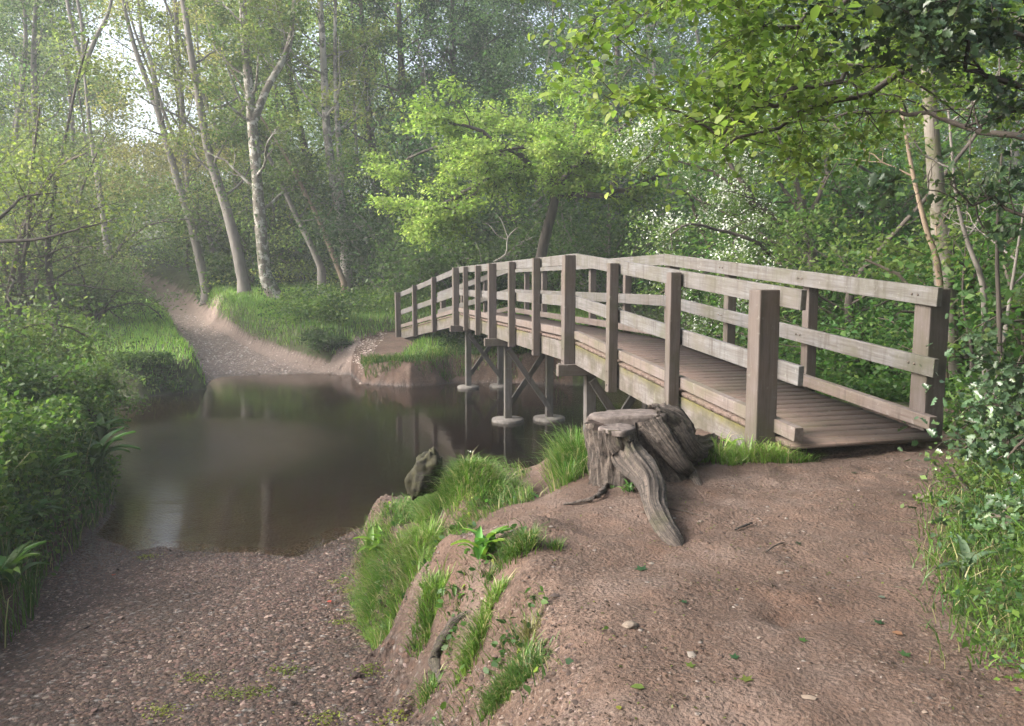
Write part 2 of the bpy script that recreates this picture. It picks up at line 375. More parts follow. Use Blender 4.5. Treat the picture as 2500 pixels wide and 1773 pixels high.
def water_mat():
    m, nt = mat('stream_water'); n = N(nt)
    co = n('ShaderNodeTexCoord').outputs['Object']
    mp = n('ShaderNodeMapping', i_Scale=(1.0, 2.6, 1)); nt.links.new(co, mp.inputs[0])
    h = n.noise(mp.outputs[0], 2.2, 3, .5); f = n.noise(mp.outputs[0], 14, 3, .6)
    # livelier riffle by the left bank
    vd = n('ShaderNodeVectorMath', operation='DISTANCE'); nt.links.new(co, vd.inputs[0]); vd.inputs[1].default_value = (-5.4, 13.2, 0)
    rf = n.ramp(n.math('DIVIDE', vd.outputs['Value'], 3.2), [(.15, 1.), (1., 0.)])
    hh = n.math('ADD', n.math('MULTIPLY', h, .35), n.math('MULTIPLY', f, n.math('ADD', n.math('MULTIPLY', rf, 2.2), .06)))
    bp = n('ShaderNodeBump', i_Strength=.35, i_Distance=.02); nt.links.new(hh, bp.inputs['Height'])
    fr = n('ShaderNodeFresnel', i_IOR=1.33); nt.links.new(bp.outputs[0], fr.inputs['Normal'])
    gl = n('ShaderNodeBsdfGlossy', i_Roughness=.06); nt.links.new(bp.outputs[0], gl.inputs['Normal'])
    tr = n('ShaderNodeBsdfTransparent', i_Color=(.9, .8, .68, 1))
    mx = n('ShaderNodeMixShader'); nt.links.new(n.math('MULTIPLY', fr.outputs[0], 1.0), mx.inputs[0])
    nt.links.new(tr.outputs[0], mx.inputs[1]); nt.links.new(gl.outputs[0], mx.inputs[2])
    o = n('ShaderNodeOutputMaterial'); nt.links.new(mx.outputs[0], o.inputs[0])
    ab = n('ShaderNodeVolumeAbsorption', i_Color=(.58, .45, .32, 1), i_Density=1.0)
    vs = n('ShaderNodeVolumeScatter', i_Color=(.55, .55, .55, 1), i_Density=.05); ad = n('ShaderNodeAddShader'); nt.links.new(ab.outputs[0], ad.inputs[0]); nt.links.new(vs.outputs[0], ad.inputs[1])
    nt.links.new(ad.outputs[0], o.inputs[1])
    return m
M_WATER = water_mat()
def plain(name, c1, c2, scale=8, rough=.85, bump=.4, spec=.3):
    m, nt = mat(name); n = N(nt)
    co = n('ShaderNodeTexCoord').outputs['Object']
    a = n.noise(co, scale, 6, .7)
    c = n.mix(n.ramp(a, [(.35, 0.), (.65, 1.)]), c1, c2)
    p = n('ShaderNodeBsdfPrincipled', i_Roughness=rough); nt.links.new(c, p.inputs['Base Color']); p.inputs['Specular IOR Level'].default_value = spec
    bp = n('ShaderNodeBump', i_Strength=bump, i_Distance=.02); nt.links.new(a, bp.inputs['Height']); nt.links.new(bp.outputs[0], p.inputs['Normal'])
    o = n('ShaderNodeOutputMaterial'); nt.links.new(p.outputs[0], o.inputs[0])
    return m
M_CONC = plain('concrete_footing', (.07, .062, .055), (.14, .128, .115), 9)
M_STUMP = bark_mat('dead_wood', (.045, .036, .030), (.19, .165, .145), 11, bump=1.0)
def stump_mat():
    m, nt = mat('dead_wood'); n = N(nt)
    u = n('ShaderNodeAttribute', attribute_name='wuv').outputs['Vector']; co = n('ShaderNodeTexCoord').outputs['Object']
    mp = n('ShaderNodeMapping', i_Scale=(2.0, 5, 5)); nt.links.new(u, mp.inputs[0])
    a = n.noise(mp.outputs[0], 2.6, 8, .72); b = n.noise(co, 7, 6, .7); c3 = n.noise(mp.outputs[0], 7, 4, .7)
    c = n.mix(n.ramp(a, [(.40, 0.), (.58, 1.)]), (.026, .019, .015), (.175, .138, .112))
    c = n.mix(n.ramp(b, [(.45, 0.), (.62, .75)]), c, (.055, .042, .034))
    c = n.mix(n.ramp(c3, [(.58, 0.), (.7, .6)]), c, (.28, .24, .205))
    c = n.mix(n.ramp(n.noise(co, 3.5, 4), [(.56, 0.), (.66, .5)]), c, (.06, .06, .02))
    p = n('ShaderNodeBsdfPrincipled', i_Roughness=.9); nt.links.new(c, p.inputs['Base Color'])
    crk = n.noise(co, 26, 6, .8); c = n.mix(n.ramp(crk, [(.38, .85), (.5, 0.)]), c, (.02, .015, .012)); nt.links.new(c, p.inputs['Base Color'])
    h = n.math('ADD', n.math('ADD', a, n.math('MULTIPLY', b, .8)), n.math('MULTIPLY', crk, .8))
    bp = n('ShaderNodeBump', i_Strength=1.0, i_Distance=.03); nt.links.new(h, bp.inputs['Height']); nt.links.new(bp.outputs[0], p.inputs['Normal'])
    o = n('ShaderNodeOutputMaterial'); nt.links.new(p.outputs[0], o.inputs[0])
    return m
M_STUMP = stump_mat()
M_SLAB = plain('sawn_dead_wood', (.06, .047, .042), (.145, .12, .108), 14, bump=.8)
M_ROT = plain('rotten_heartwood', (.016, .011, .009), (.055, .036, .028), 12, bump=1)
M_MOSSLOG = plain('mossy_log', (.012, .010, .008), (.036, .034, .014), 14, bump=1)
M_ROCK = plain('sandy_stone', (.10, .078, .06), (.155, .125, .10), 5)
M_PEBBLE = foliage_mat('pebbles', rough=.75, trans=0.0, spec=.4, var=.35)

# ------------------------------------------------------------------ ground mesh
def axis(segs):
    out = []
    for a, b, st in segs: out += list(np.arange(a, b, st))
    return np.array(out + [segs[-1][1]])
gx = np.concatenate([axis([(-300, -60, 20), (-60, -26, 2), (-26, -10, .35), (-10, -4.6, .12), (-4.6, 4.2, .035), (4.2, 10, .12), (10, 26, .5), (26, 60, 2), (60, 300, 20)])])
gyy = axis([(-80, -8, 8), (-8, 1.6, .4), (1.6, 9.2, .035), (9.2, 16, .12), (16, 30, .12), (30, 56, .4), (56, 90, 2), (90, 500, 20)])
X, Y = np.meshgrid(gx, gyy)
Z = height(X.ravel(), Y.ravel())
V = np.stack([X.ravel(), Y.ravel(), Z], 1)
nx, ny = len(gx), len(gyy)
i = np.arange(nx - 1)[None, :] + nx * np.arange(ny - 1)[:, None]; i = i.ravel()
Fq = np.stack([i, i + 1, i + nx + 1, i + nx], 1)
def masks(x, y):
    dn = sdf(x, y, NEAR); dl = sdf(x, y, LEFTB); dv = sdf(x, y, VEGR); dw = sdf(x, y, WATER)
    pd, pw = pldist(x, y, PATHC); sd, sw = pldist(x, y, SPUR); d2, w2 = pldist(x, y, DIRT2)
    far = y > 16.8
    path = np.maximum(np.maximum(1 - sstep(.8, 1.1, pd / pw), (1 - sstep(.6, 1.2, sd / sw))), 1 - sstep(.7, 1.3, d2 / w2))
    green = np.where(far, 1 - path, 0)
    green = np.where(~far, np.maximum(sstep(-.1, .25, dv) * sstep(2.65, 3.1, y), sstep(.0, .3, dl)), green)
    green = np.where(~far & (y > 7.8) & (x > 3.2), np.maximum(green, sstep(7.8, 8.8, y)), green)
    green = np.where(~far & (y > 6.7) & (x < 3.2) & (x > .4), np.maximum(green, sstep(6.9, 7.6, y)), green)
    green = green * np.where(far & (x > -5) & (x < 1.5), sstep(.25, .6, -dw), 1)
    grav = np.where(~far & (dn < .25) & (dl < .1), 1., 0.) * sstep(.3, .0, dn)
    grav = np.maximum(grav, np.where(far, .75 * (1 - sstep(.8, 1.1, pd / pw)), 0))
    grav = np.maximum(grav, np.where(dw > 0, .9, 0))
    return green, grav
gm, vm = masks(V[:, 0], V[:, 1])
t = np.stack([gm, vm, .7 * sstep(.05, .5, sdf(V[:, 0], V[:, 1], WATER)), ((V[:, 1] > 18) & (V[:, 0] < -4.4)) * (gm < .5) * 1.0], 1)
ground = obj('ground', mesh_from('ground', V, Fq, M_GROUND, smooth=True, tint=t)); tag(ground, kind='structure')

bm = bmesh.new(); bmesh.ops.create_cube(bm, size=1)
for v in bm.verts: v.co = Vector((v.co.x * 80, 17 + v.co.y * 22, -1.0 + v.co.z * 2.0))
me = bpy.data.meshes.new('water'); bm.to_mesh(me); bm.free(); me.materials.append(M_WATER)
water = obj('water', me); tag(water, kind='structure')
# ------------------------------------------------------------------ footbridge
BR = empty('footbridge', (1.84, 6.2, 1.48), 'long weathered timber footbridge with three-board railings, arching over the dark stream on round concrete footings', 'footbridge')
th = [1.815, 1.785, 1.781, 1.962]; bay = [1.561, 1.696, 1.557, 1.796]; W_BR = 1.405
dirs = [np.array([math.cos(a), math.sin(a)]) for a in th]; nrm = [np.array([d[1], -d[0]]) for d in dirs]
Lp = [np.array([1.842, 6.2])]
for k in range(4): Lp.append(Lp[-1] + dirs[k] * 3 * bay[k])
Nn = [nrm[0]] + [(nrm[k] + nrm[k + 1]) / (1 + nrm[k] @ nrm[k + 1]) for k in range(3)] + [nrm[3]]
ZD = [1.60, 1.93, 1.87, 1.82, 1.10]                   # deck height at the five joints
RH = 1.10
def node(k, w, dz=0.0): p = Lp[k] + Nn[k] * w; return Vector((p[0], p[1], ZD[k] + dz))
def beam(name, A, B, wid, hgt, m, up=None, parent=BR, bev=.006, off=None, jit=0.0, sub=0):
    """A squared timber from A to B; wid across, hgt along its own up."""
    A = Vector(A); B = Vector(B); d = (B - A); L = d.length; d.normalize()
    upv = Vector(up) if up else Vector((0, 0, 1))
    side = d.cross(upv).normalized(); u2 = side.cross(d).normalized()
    b = bmesh.new(); bmesh.ops.create_cube(b, size=1)
    for v in b.verts: v.co = Vector((v.co.x * L, v.co.y * wid, v.co.z * hgt))
    if bev: bmesh.ops.bevel(b, geom=list(b.edges), offset=bev, segments=2, affect='EDGES', profile=.6)
    r = random.Random(hash((round(A.x, 3), round(A.y, 3), name)) & 0xffff)
    me = bpy.data.meshes.new(name)
    o3 = Vector((r.uniform(0, 50), 0, 0)) ; mid = (A + B) / 2
    wu = []
    for v in b.verts: wu.append((v.co.x + o3.x, v.co.y + r.uniform(0, 0) + (o3.x * .37 if m is not WD_BEAM else 0), v.co.z if m is WD_BEAM else v.co.z + o3.x * .11))
    for v in b.verts:
        c = v.co.copy(); v.co = mid + d * c.x + side * c.y + u2 * c.z
    b.to_mesh(me); b.free()
    a = me.attributes.new('wuv', 'FLOAT_VECTOR', 'POINT'); a.data.foreach_set('vector', np.array(wu, np.float32).ravel())
    me.materials.append(m)
    return obj(name, me, parent)
def sect(k, s, w, dz):                                # point on section k at fraction s, offset w across
    a, b = node(k, w, dz), node(k + 1, w, dz); return a.lerp(b, s)
PS_BIG, PS_SM = .145, .105
POST_RND = random.Random(3)
for side in (0, 1):
    w0 = 0.0 if side == 0 else W_BR
    sgn = 1 if side == 0 else -1
    for k in range(4):
        for j in range(3 + (k == 3)):
            big = j in (0, 3)
            ps = (.165 if k == 0 else PS_BIG) if big else PS_SM
            p = sect(k, j / 3, w0, 0)
            if side == 1 and k == 0 and j == 0: p = sect(0, -.008, w0 + .0, 0); ps = .175
            top = RH + POST_RND.uniform(-.012, .008) - (.012 if not (k == 0 and j == 0) else .02)
            bot = -.33
            if k == 0 and j == 0: bot = hz(p.x, p.y) - .12 - p.z
            if k == 3 and j == 3: bot = hz(p.x, p.y) - .12 - p.z
            if side == 1: top -= .012 if (j or k) else -.005
            dd = dirs[k] if j else (dirs[k] + dirs[max(k - 1, 0)]) / 2
            tilt = Vector((POST_RND.uniform(-.006, .006), POST_RND.uniform(-.006, .006), 0))
            beam('post', p + Vector((0, 0, bot)), p + Vector((0, 0, top)) + tilt, ps, ps, WD_POST, up=(dd[0], dd[1], 0), bev=.010)
    for k in range(4):
        bigp = PS_BIG
        ro = w0 + sgn * (bigp / 2 + .024)             # boards run along the inner faces of the posts
        e0 = (-.075 if side == 0 else -.05) if k == 0 else .0; e1 = 1.03 if k == 3 else 1.0
        for nm, dz, h, m, t in (('top_rail', RH - .07, .142, WD_RAIL, .046), ('mid_rail', RH - .60, .142, WD_RAIL, .044), ('kick_board', .085, .10, WD_KICK, .07)):
            A = sect(k, e0 if k == 0 else 0, ro, dz); B = sect(k, e1, ro, dz)
            dv = (B - A).normalized()
            if k > 0: A = A + dv * .004
            if k < 3: B = B - dv * .004
            ww = ro
            o_ = beam(nm, A, B, t, h, m, bev=.006)
        so_ = w0 + sgn * (bigp / 2 + .045)
        A = sect(k, -.0 if k else -.055, so_, -.04 - .13); B = sect(k, 1.0, so_, -.04 - .13)
        dv = (B - A).normalized()
        beam('edge_beam', A + dv * .003, B - dv * .003, .085, .25, WD_BEAM, bev=.008)
def deck(k):
    a0, a1 = node(k, 0), node(k + 1, 0)
    L = 3 * bay[k]; s0 = -.30 if k == 0 else 0.0; s1 = L + (.25 if k == 3 else 0)
    n = int((s1 - s0) / .149); pitch = (s1 - s0) / n
    V = []; F = []; U = []; r = random.Random(k + 11)
    bw = pitch - .013
    for i in range(n):
        sa = s0 + i * pitch + .0035; sb = sa + bw; dz = r.uniform(-.002, .002); ext = r.uniform(-.006, .006); uo = r.uniform(0, 40)
        base = len(V)
        for zz in (-.034, -.012, 0.0):
            ins = .009 if zz == 0.0 else 0
            for (ss, ww) in ((sa + ins, .075 + ext), (sb - ins, .075 + ext), (sb - ins, W_BR - .075 + ext), (sa + ins, W_BR - .075 + ext)):
                f = ss / L
                ww2 = ww
                p = sect(k, f, ww2, zz + dz); V.append(tuple(p)); U.append((ww + uo, ss - sa, zz + uo * .1))
        for (lo, hi) in ((0, 4), (4, 8)):
            for q in range(4): F.append((base + lo + q, base + lo + (q + 1) % 4, base + hi + (q + 1) % 4, base + hi + q))
        F.append((base + 8, base + 9, base + 10, base + 11)); F.append((base + 3, base + 2, base + 1, base))
    me = mesh_from('deck', np.array(V), np.array(F), WD_DECK, wuv=np.array(U))
    return obj('deck', me, BR)
for k in range(4): deck(k)
# trestles under the three inner joints
def round_footing(p, r, parent):
    V = []; F = []; ns = 28; rng = random.Random(int(p[0] * 100))
    prof = [(0, -.6), (r * .98, -.6), (r, -.02), (r * .98, .04), (r * .92, .06), (0, .068)]
    for (rr, zz) in prof:
        for q in range(ns):
            a = 2 * math.pi * q / ns; k2 = 1 + .025 * math.sin(a * 3 + rng.random() * .1)
            V.append((p[0] + rr * k2 * math.cos(a), p[1] + rr * k2 * math.sin(a), p[2] + zz))
    for lv in range(len(prof) - 1):
        for q in range(ns): F.append((lv * ns + q, lv * ns + (q + 1) % ns, (lv + 1) * ns + (q + 1) % ns, (lv + 1) * ns + q))
    return obj('footing', mesh_from('footing', np.array(V), np.array(F), M_CONC, smooth=True), parent)
for k, zf in ((1, 0.0), (2, 0.0), (3, .03)):
    dd = (dirs[k] + dirs[k - 1]) / 2; dd /= np.linalg.norm(dd)
    nn = Nn[k] / np.linalg.norm(Nn[k])
    for s in (-.075, .075):                            # a pair of cross beams, standing proud of the deck edges
        A = node(k, -.10 if s > 0 else -.16, -.365) + Vector((dd[0] * s, dd[1] * s, 0)); B = node(k, W_BR + .12, -.365) + Vector((dd[0] * s, dd[1] * s, 0))
        beam('cross_beam', A, B, .09 if s > 0 else .11, .145, WD_POST, bev=.008)
    legs = []
    for w in (.30, W_BR - .30):
        p = node(k, w, 0); g = max(hz(p.x, p.y), 0.0)
        lg = beam('leg', Vector((p.x, p.y, g - .1)), Vector((p.x, p.y, p.z - .295)), .13, .13, WD_LEG, up=(dd[0], dd[1], 0), bev=.006)
        round_footing((p.x, p.y, max(g - .06, 0.0) if k > 1 else g - .25), .31 if k == 2 else .27, lg)
        legs.append((p, g))
    (p, g), (q, g2) = legs
    off = Vector((dd[0], dd[1], 0)) * .092
    beam('cross_brace', Vector((p.x, p.y, p.z - .5)) - off, Vector((q.x, q.y, g2 + .22)) - off, .045, .10, WD_LEG)
    beam('cross_brace', Vector((q.x, q.y, q.z - .5)) + off, Vector((p.x, p.y, g + .22)) + off, .045, .10, WD_LEG)

# ------------------------------------------------------------------ plant builders
LEAF_OVAL = (np.array([(0, 0, 0), (.30, .30, .05), (.24, .72, .02), (0, 1.0, -.10), (-.24, .72, .02), (-.30, .30, .05), (0, .5, -.03)]) - [0, .0, 0],
             np.array([(0, 1, 2, 6), (6, 2, 3, 4), (0, 6, 4, 5)]))
LEAF_SIMPLE = (np.array([(0, 0, 0), (.30, .45, .06), (0, 1.0, -.06), (-.30, .45, .06)]), np.array([(0, 1, 2, 3)]))
LEAF_NARROW = (np.array([(0, 0, 0), (.16, .45, .04), (0, 1.0, -.12), (-.16, .45, .04)]), np.array([(0, 1, 2, 3)]))
def holly_leaf():
    L = [(0, 0, 0)]; Rr = []
    pts = [(.10, .10), (.34, .20), (.18, .36), (.36, .52), (.17, .64), (.26, .82)]
    V = [(0, 0, 0)] + [(x, y, .10 if x > .2 else .0) for x, y in pts] + [(0, 1.05, -.08)] + [(-x, y, .10 if x > .2 else 0.) for x, y in pts[::-1]]
    mid = [(0, .35, -.03), (0, .7, -.03)]
    V = V + mid; a, b = 14, 15
    F = [(0, 1, 2, a), (a, 2, 3, 4), (a, 4, 5, b), (b, 5, 6, 7), (b, 7, 8, 9), (b, 9, 10, a), (a, 10, 11, 12), (0, a, 12, 13)]
    return np.array(V, float), np.array(F)
LEAF_HOLLY = holly_leaf()
LEAF_STONE = (np.array([(0, 0, .38), (.5, 0, 0), (.12, .46, .03), (-.42, .3, 0), (-.42, -.3, .04), (.14, -.48, 0), (0, 0, -.2)]) ,
              np.array([(0, 1, 2), (0, 2, 3), (0, 3, 4), (0, 4, 5), (0, 5, 1)]))
def scatter(name, pos, size, tmpl, m, tint, rs, up=.6, dirs=None, droop=0.15, flat=None, parent=None, smooth=False, link=True):
    """Copies of a leaf template at pos; up: how far the leaves lie level."""
    n = len(pos); T, F = tmpl
    y = rs.normal(size=(n, 3)) if dirs is None else dirs + rs.normal(size=(n, 3)) * .45
    y[:, 2] = y[:, 2] * (1 - up * .7) - droop
    y /= np.linalg.norm(y, axis=1)[:, None] + 1e-9
    z = rs.normal(size=(n, 3)) * (1 - up) * 1.2; z[:, 2] += up * 1.3 + .05
    x = np.cross(y, z); x /= np.linalg.norm(x, axis=1)[:, None] + 1e-9
    z = np.cross(x, y)
    R = np.stack([x, y, z], 2)                        # columns
    s = np.asarray(size)
    if s.ndim == 0: s = s * (1 + .3 * rs.normal(size=n)).clip(.45, 1.7)
    V = np.einsum('nij,tj->nti', R, T) * s[:, None, None] + pos[:, None, :]
    nt_ = len(T)
    FF = (F[None] + (np.arange(n) * nt_)[:, None, None]).reshape(-1, F.shape[1])
    ti = np.repeat(tint if tint.ndim == 2 else np.tile(tint, (n, 1)), nt_, 0)
    me = mesh_from(name, V.reshape(-1, 3), FF, m, tint=ti, smooth=smooth)
    return obj(name, me, parent) if link else me
def tubes(paths, sides=6):
    Vs = []; Fs = []; base = 0
    for P, R in paths:
        P = np.asarray(P, float); R = np.asarray(R, float); n = len(P)
        if n < 2: continue
        sd = sides if R.max() > .02 else 4
        tt = np.gradient(P, axis=0); tt /= np.linalg.norm(tt, axis=1)[:, None] + 1e-9
        ref = np.array([0.31, .95, 0.1]); a = np.cross(tt, ref); a /= np.linalg.norm(a, axis=1)[:, None] + 1e-9
        b = np.cross(tt, a); an = np.arange(sd) * 2 * math.pi / sd
        ring = a[:, None] * np.cos(an)[None, :, None] + b[:, None] * np.sin(an)[None, :, None]
        V = P[:, None] + ring * R[:, None, None]
        if sd >= 8:
            V = V + ring * (R * .16)[:, None, None] * (vnoise(np.arange(n)[:, None] * .9 + 0 * an[None], an[None] * 1.9 + 0 * R[:, None] + P[0, 0] * 3, 5)[..., None] - .5)
        Vs.append(V.reshape(-1, 3))
        i = np.arange(n - 1)[:, None] * sd + np.arange(sd)[None]; j = np.arange(n - 1)[:, None] * sd + (np.arange(sd)[None] + 1) % sd
        Fs.append(np.stack([i, j, j + sd, i + sd], 2).reshape(-1, 4) + base); base += n * sd
    return np.concatenate(Vs), np.concatenate(Fs)
def smooth_path(P, n):
    P = np.asarray(P, float); t = np.linspace(0, len(P) - 1, n); k = np.clip(t.astype(int), 0, len(P) - 2); f = (t - k)[:, None]
    p0 = P[np.clip(k - 1, 0, None)]; p1 = P[k]; p2 = P[k + 1]; p3 = P[np.clip(k + 2, None, len(P) - 1)]
    return .5 * (2 * p1 + (p2 - p0) * f + (2 * p0 - 5 * p1 + 4 * p2 - p3) * f ** 2 + (3 * p1 - p0 - 3 * p2 + p3) * f ** 3)
def limb(rs, start, d, L, r0, n=9, wig=.16, lift=.04, droop=0.0):
    P = [np.array(start, float)]; d = np.array(d, float); d /= np.linalg.norm(d)
    st = L / (n - 1)
    for i in range(n - 1):
        d = d + rs.normal(size=3) * wig + np.array([0, 0, lift - droop * i / n]); d /= np.linalg.norm(d); P.append(P[-1] + d * st)
    return np.array(P), np.linspace(r0, r0 * .22, n)
def branch_tree(rs, trunk, radii, n1, len1, up1=.45, sub=4, t0=.35, t1=1.0, len2=.45, r1=.32, droop=0.0, zone=None, sub3=3, wig=.16):
    """Limbs, branches and twigs off a trunk: (list of tubes, twig tubes, anchor points for leaves)."""
    limbs = []; twigs = []; anch = []
    n = len(trunk)
    for i in range(n1):
        t = t0 + (t1 - t0) * (i + rs.rand()) / n1; k = min(int(t * (n - 1)), n - 2); f = t * (n - 1) - k
        p = trunk[k] * (1 - f) + trunk[k + 1] * f; rr = radii[k] * (1 - f) + radii[k + 1] * f
        az = i * 2.4 + rs.rand() * 1.2; u = up1 + rs.normal() * .15
        L = len1 * (1.15 - .6 * (t - t0) / (t1 - t0 + 1e-6)) * rs.uniform(.7, 1.25)
        P, R = limb(rs, p, (math.cos(az), math.sin(az), u), L, max(rr * r1, .012), 9, wig, .05, droop)
        limbs.append((P, R))
        for j in range(sub):
            q = rs.uniform(.3, 1.0); kk = min(int(q * 8), 7)
            dv = P[kk + 1] - P[kk]; dv = dv / np.linalg.norm(dv) + rs.normal(size=3) * .65
            P2, R2 = limb(rs, P[kk], dv, L * len2 * rs.uniform(.6, 1.2), max(R[kk] * .5, .006), 7, wig * 1.2, .03, droop)
            limbs.append((P2, R2)); anch.append(P2[3:])
            for l in range(sub3):
                k3 = rs.randint(2, 6); dv = P2[k3 + 1] - P2[k3]; dv = dv / np.linalg.norm(dv) + rs.normal(size=3) * .8
                P3, R3 = limb(rs, P2[k3], dv, L * len2 * .5 * rs.uniform(.5, 1.2), max(R2[k3] * .5, .003), 5, wig * 1.4, .02, droop)
                twigs.append((P3, R3)); anch.append(P3[1:])
    return limbs, twigs, np.concatenate(anch)
def cloud(rs, anch, per, spread, flat=.6):
    k = np.repeat(np.arange(len(anch)), per)
    o = rs.normal(size=(len(k), 3)) * spread; o[:, 2] *= flat
    return anch[k] + o
def tints(rs, pos, c1, c2, c3=None, sc=.8, p3=.15, seed=1):
    """Leaf colour varies from spray to spray (new and old growth), and leaf to leaf."""
    f = np.clip(vnoise(pos[:, 0] / sc + pos[:, 2] / sc * .7, pos[:, 1] / sc + pos[:, 2] / sc * .5, seed) * 1.5 - .25 + rs.normal(size=len(pos)) * .12, 0, 1)[:, None]
    c = np.array(c1) * (1 - f) + np.array(c2) * f
    if c3 is not None:
        m = rs.rand(len(pos)) < p3; c[m] = np.array(c3)
    return c.astype(np.float32)
# ------------------------------------------------------------------ trees that stand apart in the wood
GREEN_A = (.075, .125, .028); GREEN_B = (.14, .185, .045); YELL = (.21, .225, .06); BLUEG = (.045, .085, .035); DARKG = (.028, .055, .018)
def px_path(pts, depth, n=16, wob=None):
    P = []
    for i, p in enumerate(pts):
        d = depth if len(p) == 2 else depth + p[2]
        P.append(D(p[0], p[1], d))
    return smooth_path(P, n)
def lean_on_ground(P, sink=.15):
    P = P.copy(); g = hz(P[0, 0], P[0, 1]) - sink
    if P[0, 2] > g:
        P = np.vstack([[P[0, 0], P[0, 1], g], P]) if P[0, 2] - g > .3 else P
    P[0, 2] = min(P[0, 2], g); return P
def tree(name, label, pxs, depth, r0, bark, cols, top=17.0, stems=(), n1=16, len1=3.2, leaves=9, size=.12, t0=.35, up=.5, seed=0, cat='tree', group=None, ivy=0, spread=.22, lm=None, flare=1.5, sub=4, sides=10, nosplit=False):
    rs = np.random.RandomState(seed + 100)
    P = px_path(pxs, depth, 18)
    d = P[-1] - P[-4]; d /= np.linalg.norm(d)
    if P[-1, 2] < top:                                 # carry the trunk on above the frame
        k = int((top - P[-1, 2]) / 1.2) + 2; q = P[-1].copy(); ext = []
        for i in range(k):
            d = d + rs.normal(size=3) * .05 + np.array([0, 0, .05]); d /= np.linalg.norm(d); q = q + d * 1.2; ext.append(q.copy())
        P = np.vstack([P, ext])
    P = lean_on_ground(P)
    n = len(P); t = np.linspace(0, 1, n)
    Rr = r0 * (1 - .8 * t ** 1.2); Rr[0] *= flare; Rr[1] *= 1 + (flare - 1) * .35
    root = empty(name, (P[0, 0], P[0, 1], hz(P[0, 0], P[0, 1])), label, cat, group)
    paths = [(P, Rr)]; twig = []; an = []
    trunks = [(P, Rr)]
    for s in stems:
        Q = px_path(s, depth, 14); dq = Q[-1] - Q[-3]; dq /= np.linalg.norm(dq)
        if Q[-1, 2] > 11:
            q = Q[-1].copy(); ext = []
            for i in range(3): dq = dq + rs.normal(size=3) * .06; q = q + dq * 1.2; ext.append(q.copy())
            Q = np.vstack([Q, ext])
        trunks.append((Q, np.linspace(r0 * .6, r0 * .12, len(Q)))); paths.append(trunks[-1])
    for i, (a, b) in enumerate(trunks):
        l, tw, ac = branch_tree(rs, a, b, n1 if i == 0 else max(4, n1 // 2), len1 * (1 if i == 0 else .7), up, sub, t0 if i == 0 else .3, 1.0)
        paths += l; twig += tw; an.append(ac)
    V, Fx = tubes(paths + twig, sides); obj('trunk', mesh_from('trunk', V, Fx, bark, smooth=True), root)
    an = np.concatenate(an)
    if leaves:
        pos = cloud(rs, an, leaves, spread); pos = pos[rs.rand(len(pos)) < .9]
        c = scatter('crown', pos, size, LEAF_SIMPLE, lm or M_LEAF, tints(rs, pos, cols[0], cols[1], cols[2] if len(cols) > 2 else None, seed=seed), rs, parent=root)
    if ivy:
        k = rs.randint(0, int(n * .62), ivy); f = rs.rand(ivy)[:, None]
        q = P[k] * (1 - f) + P[k + 1] * f; a = rs.rand(ivy) * 6.283; rr = Rr[k] * 1.15 + np.abs(rs.normal(size=ivy)) * .09
        q = q + np.stack([np.cos(a) * rr, np.sin(a) * rr, rs.normal(size=ivy) * .05], 1)
        scatter('ivy', q, .09, LEAF_SIMPLE, M_LEAF, tints(rs, q, DARKG, BLUEG, GREEN_A), rs, up=.1, parent=root)
    return root
HZ = (GREEN_B, YELL)
tree('forked_tree', 'tall bare-limbed tree forking high above the left of the far track', [(272, 716), (262, 600), (245, 480), (222, 330), (205, 170)], 33, .17, B_GREY, (GREEN_B, YELL), top=9.5,
     stems=[[(205, 170), (180, 80), (160, -20), (150, -120)], [(206, 160), (235, 90), (265, 30), (290, -90)], [(203, 150), (200, 60), (175, -60)]], n1=7, len1=1.5, leaves=0, size=.11, t0=.3, seed=1)
tree('leaning_tree', 'slender tree leaning left beside the track, splitting into two thin stems', [(505, 714), (470, 560), (430, 430), (385, 270), (330, 120), (300, 0)], 34, .19, B_GREY, (GREEN_B, YELL), top=14,
     stems=[[(385, 270), (372, 160), (345, 80), (335, -60)]], n1=10, len1=1.5, leaves=1, size=.09, t0=.4, seed=2)
tree('slim_tree', 'straight slim tree crossing behind the leaning one at the track edge', [(515, 700), (480, 580), (462, 480), (448, 300), (434, 120), (428, 0)], 36, .17, B_GREY, (GREEN_B, YELL), n1=16, leaves=6, seed=3)
tree('bowed_tree', 'grey tree with a bowed trunk left of the ivy and lichen covered one', [(600, 732), (585, 640), (556, 520), (512, 380), (478, 200), (446, 0)], 32, .23, B_GREY, (GREEN_A, YELL), n1=18, leaves=7, seed=4, ivy=0)
tree('lichen_tree', 'thickest tree of the far bank, blotched with pale lichen and ivy', [(705, 758), (672, 722), (650, 680), (640, 600), (628, 450), (616, 300), (600, 130), (592, 0)], 30.5, .27, B_LICHEN, (GREEN_A, GREEN_B, YELL), n1=18,
     stems=[[(617, 300), (650, 220), (705, 110), (720, -20)]], leaves=8, seed=5, ivy=900, flare=1.6)
tree('fallen_leaning_tree', 'thin dark tree leaning steeply left between the lichen tree and the pale birch', [(785, 655), (750, 580), (715, 510), (665, 400), (610, 300)], 31.5, .13, B_GREY, (GREEN_A, GREEN_B), top=10, n1=9, len1=2, leaves=7, seed=6)
tree('tan_tree', 'thin tan barked pole leaning into the foot of the pale birch', [(840, 690), (800, 590), (765, 510), (700, 385), (640, 290)], 31, .11, B_TAN, (GREEN_A, GREEN_B), top=9, n1=7, len1=1.8, leaves=7, seed=7)
tree('dark_tree', 'dark crooked tree standing behind the birch, branching near the top of the picture', [(800, 620), (775, 500), (748, 380), (715, 230), (700, 120), (684, 0)], 38, .21, B_DARK, (GREEN_A, GREEN_B), n1=16, leaves=7, seed=8,
     stems=[[(705, 165), (680, 100), (640, 60), (610, -40)]])
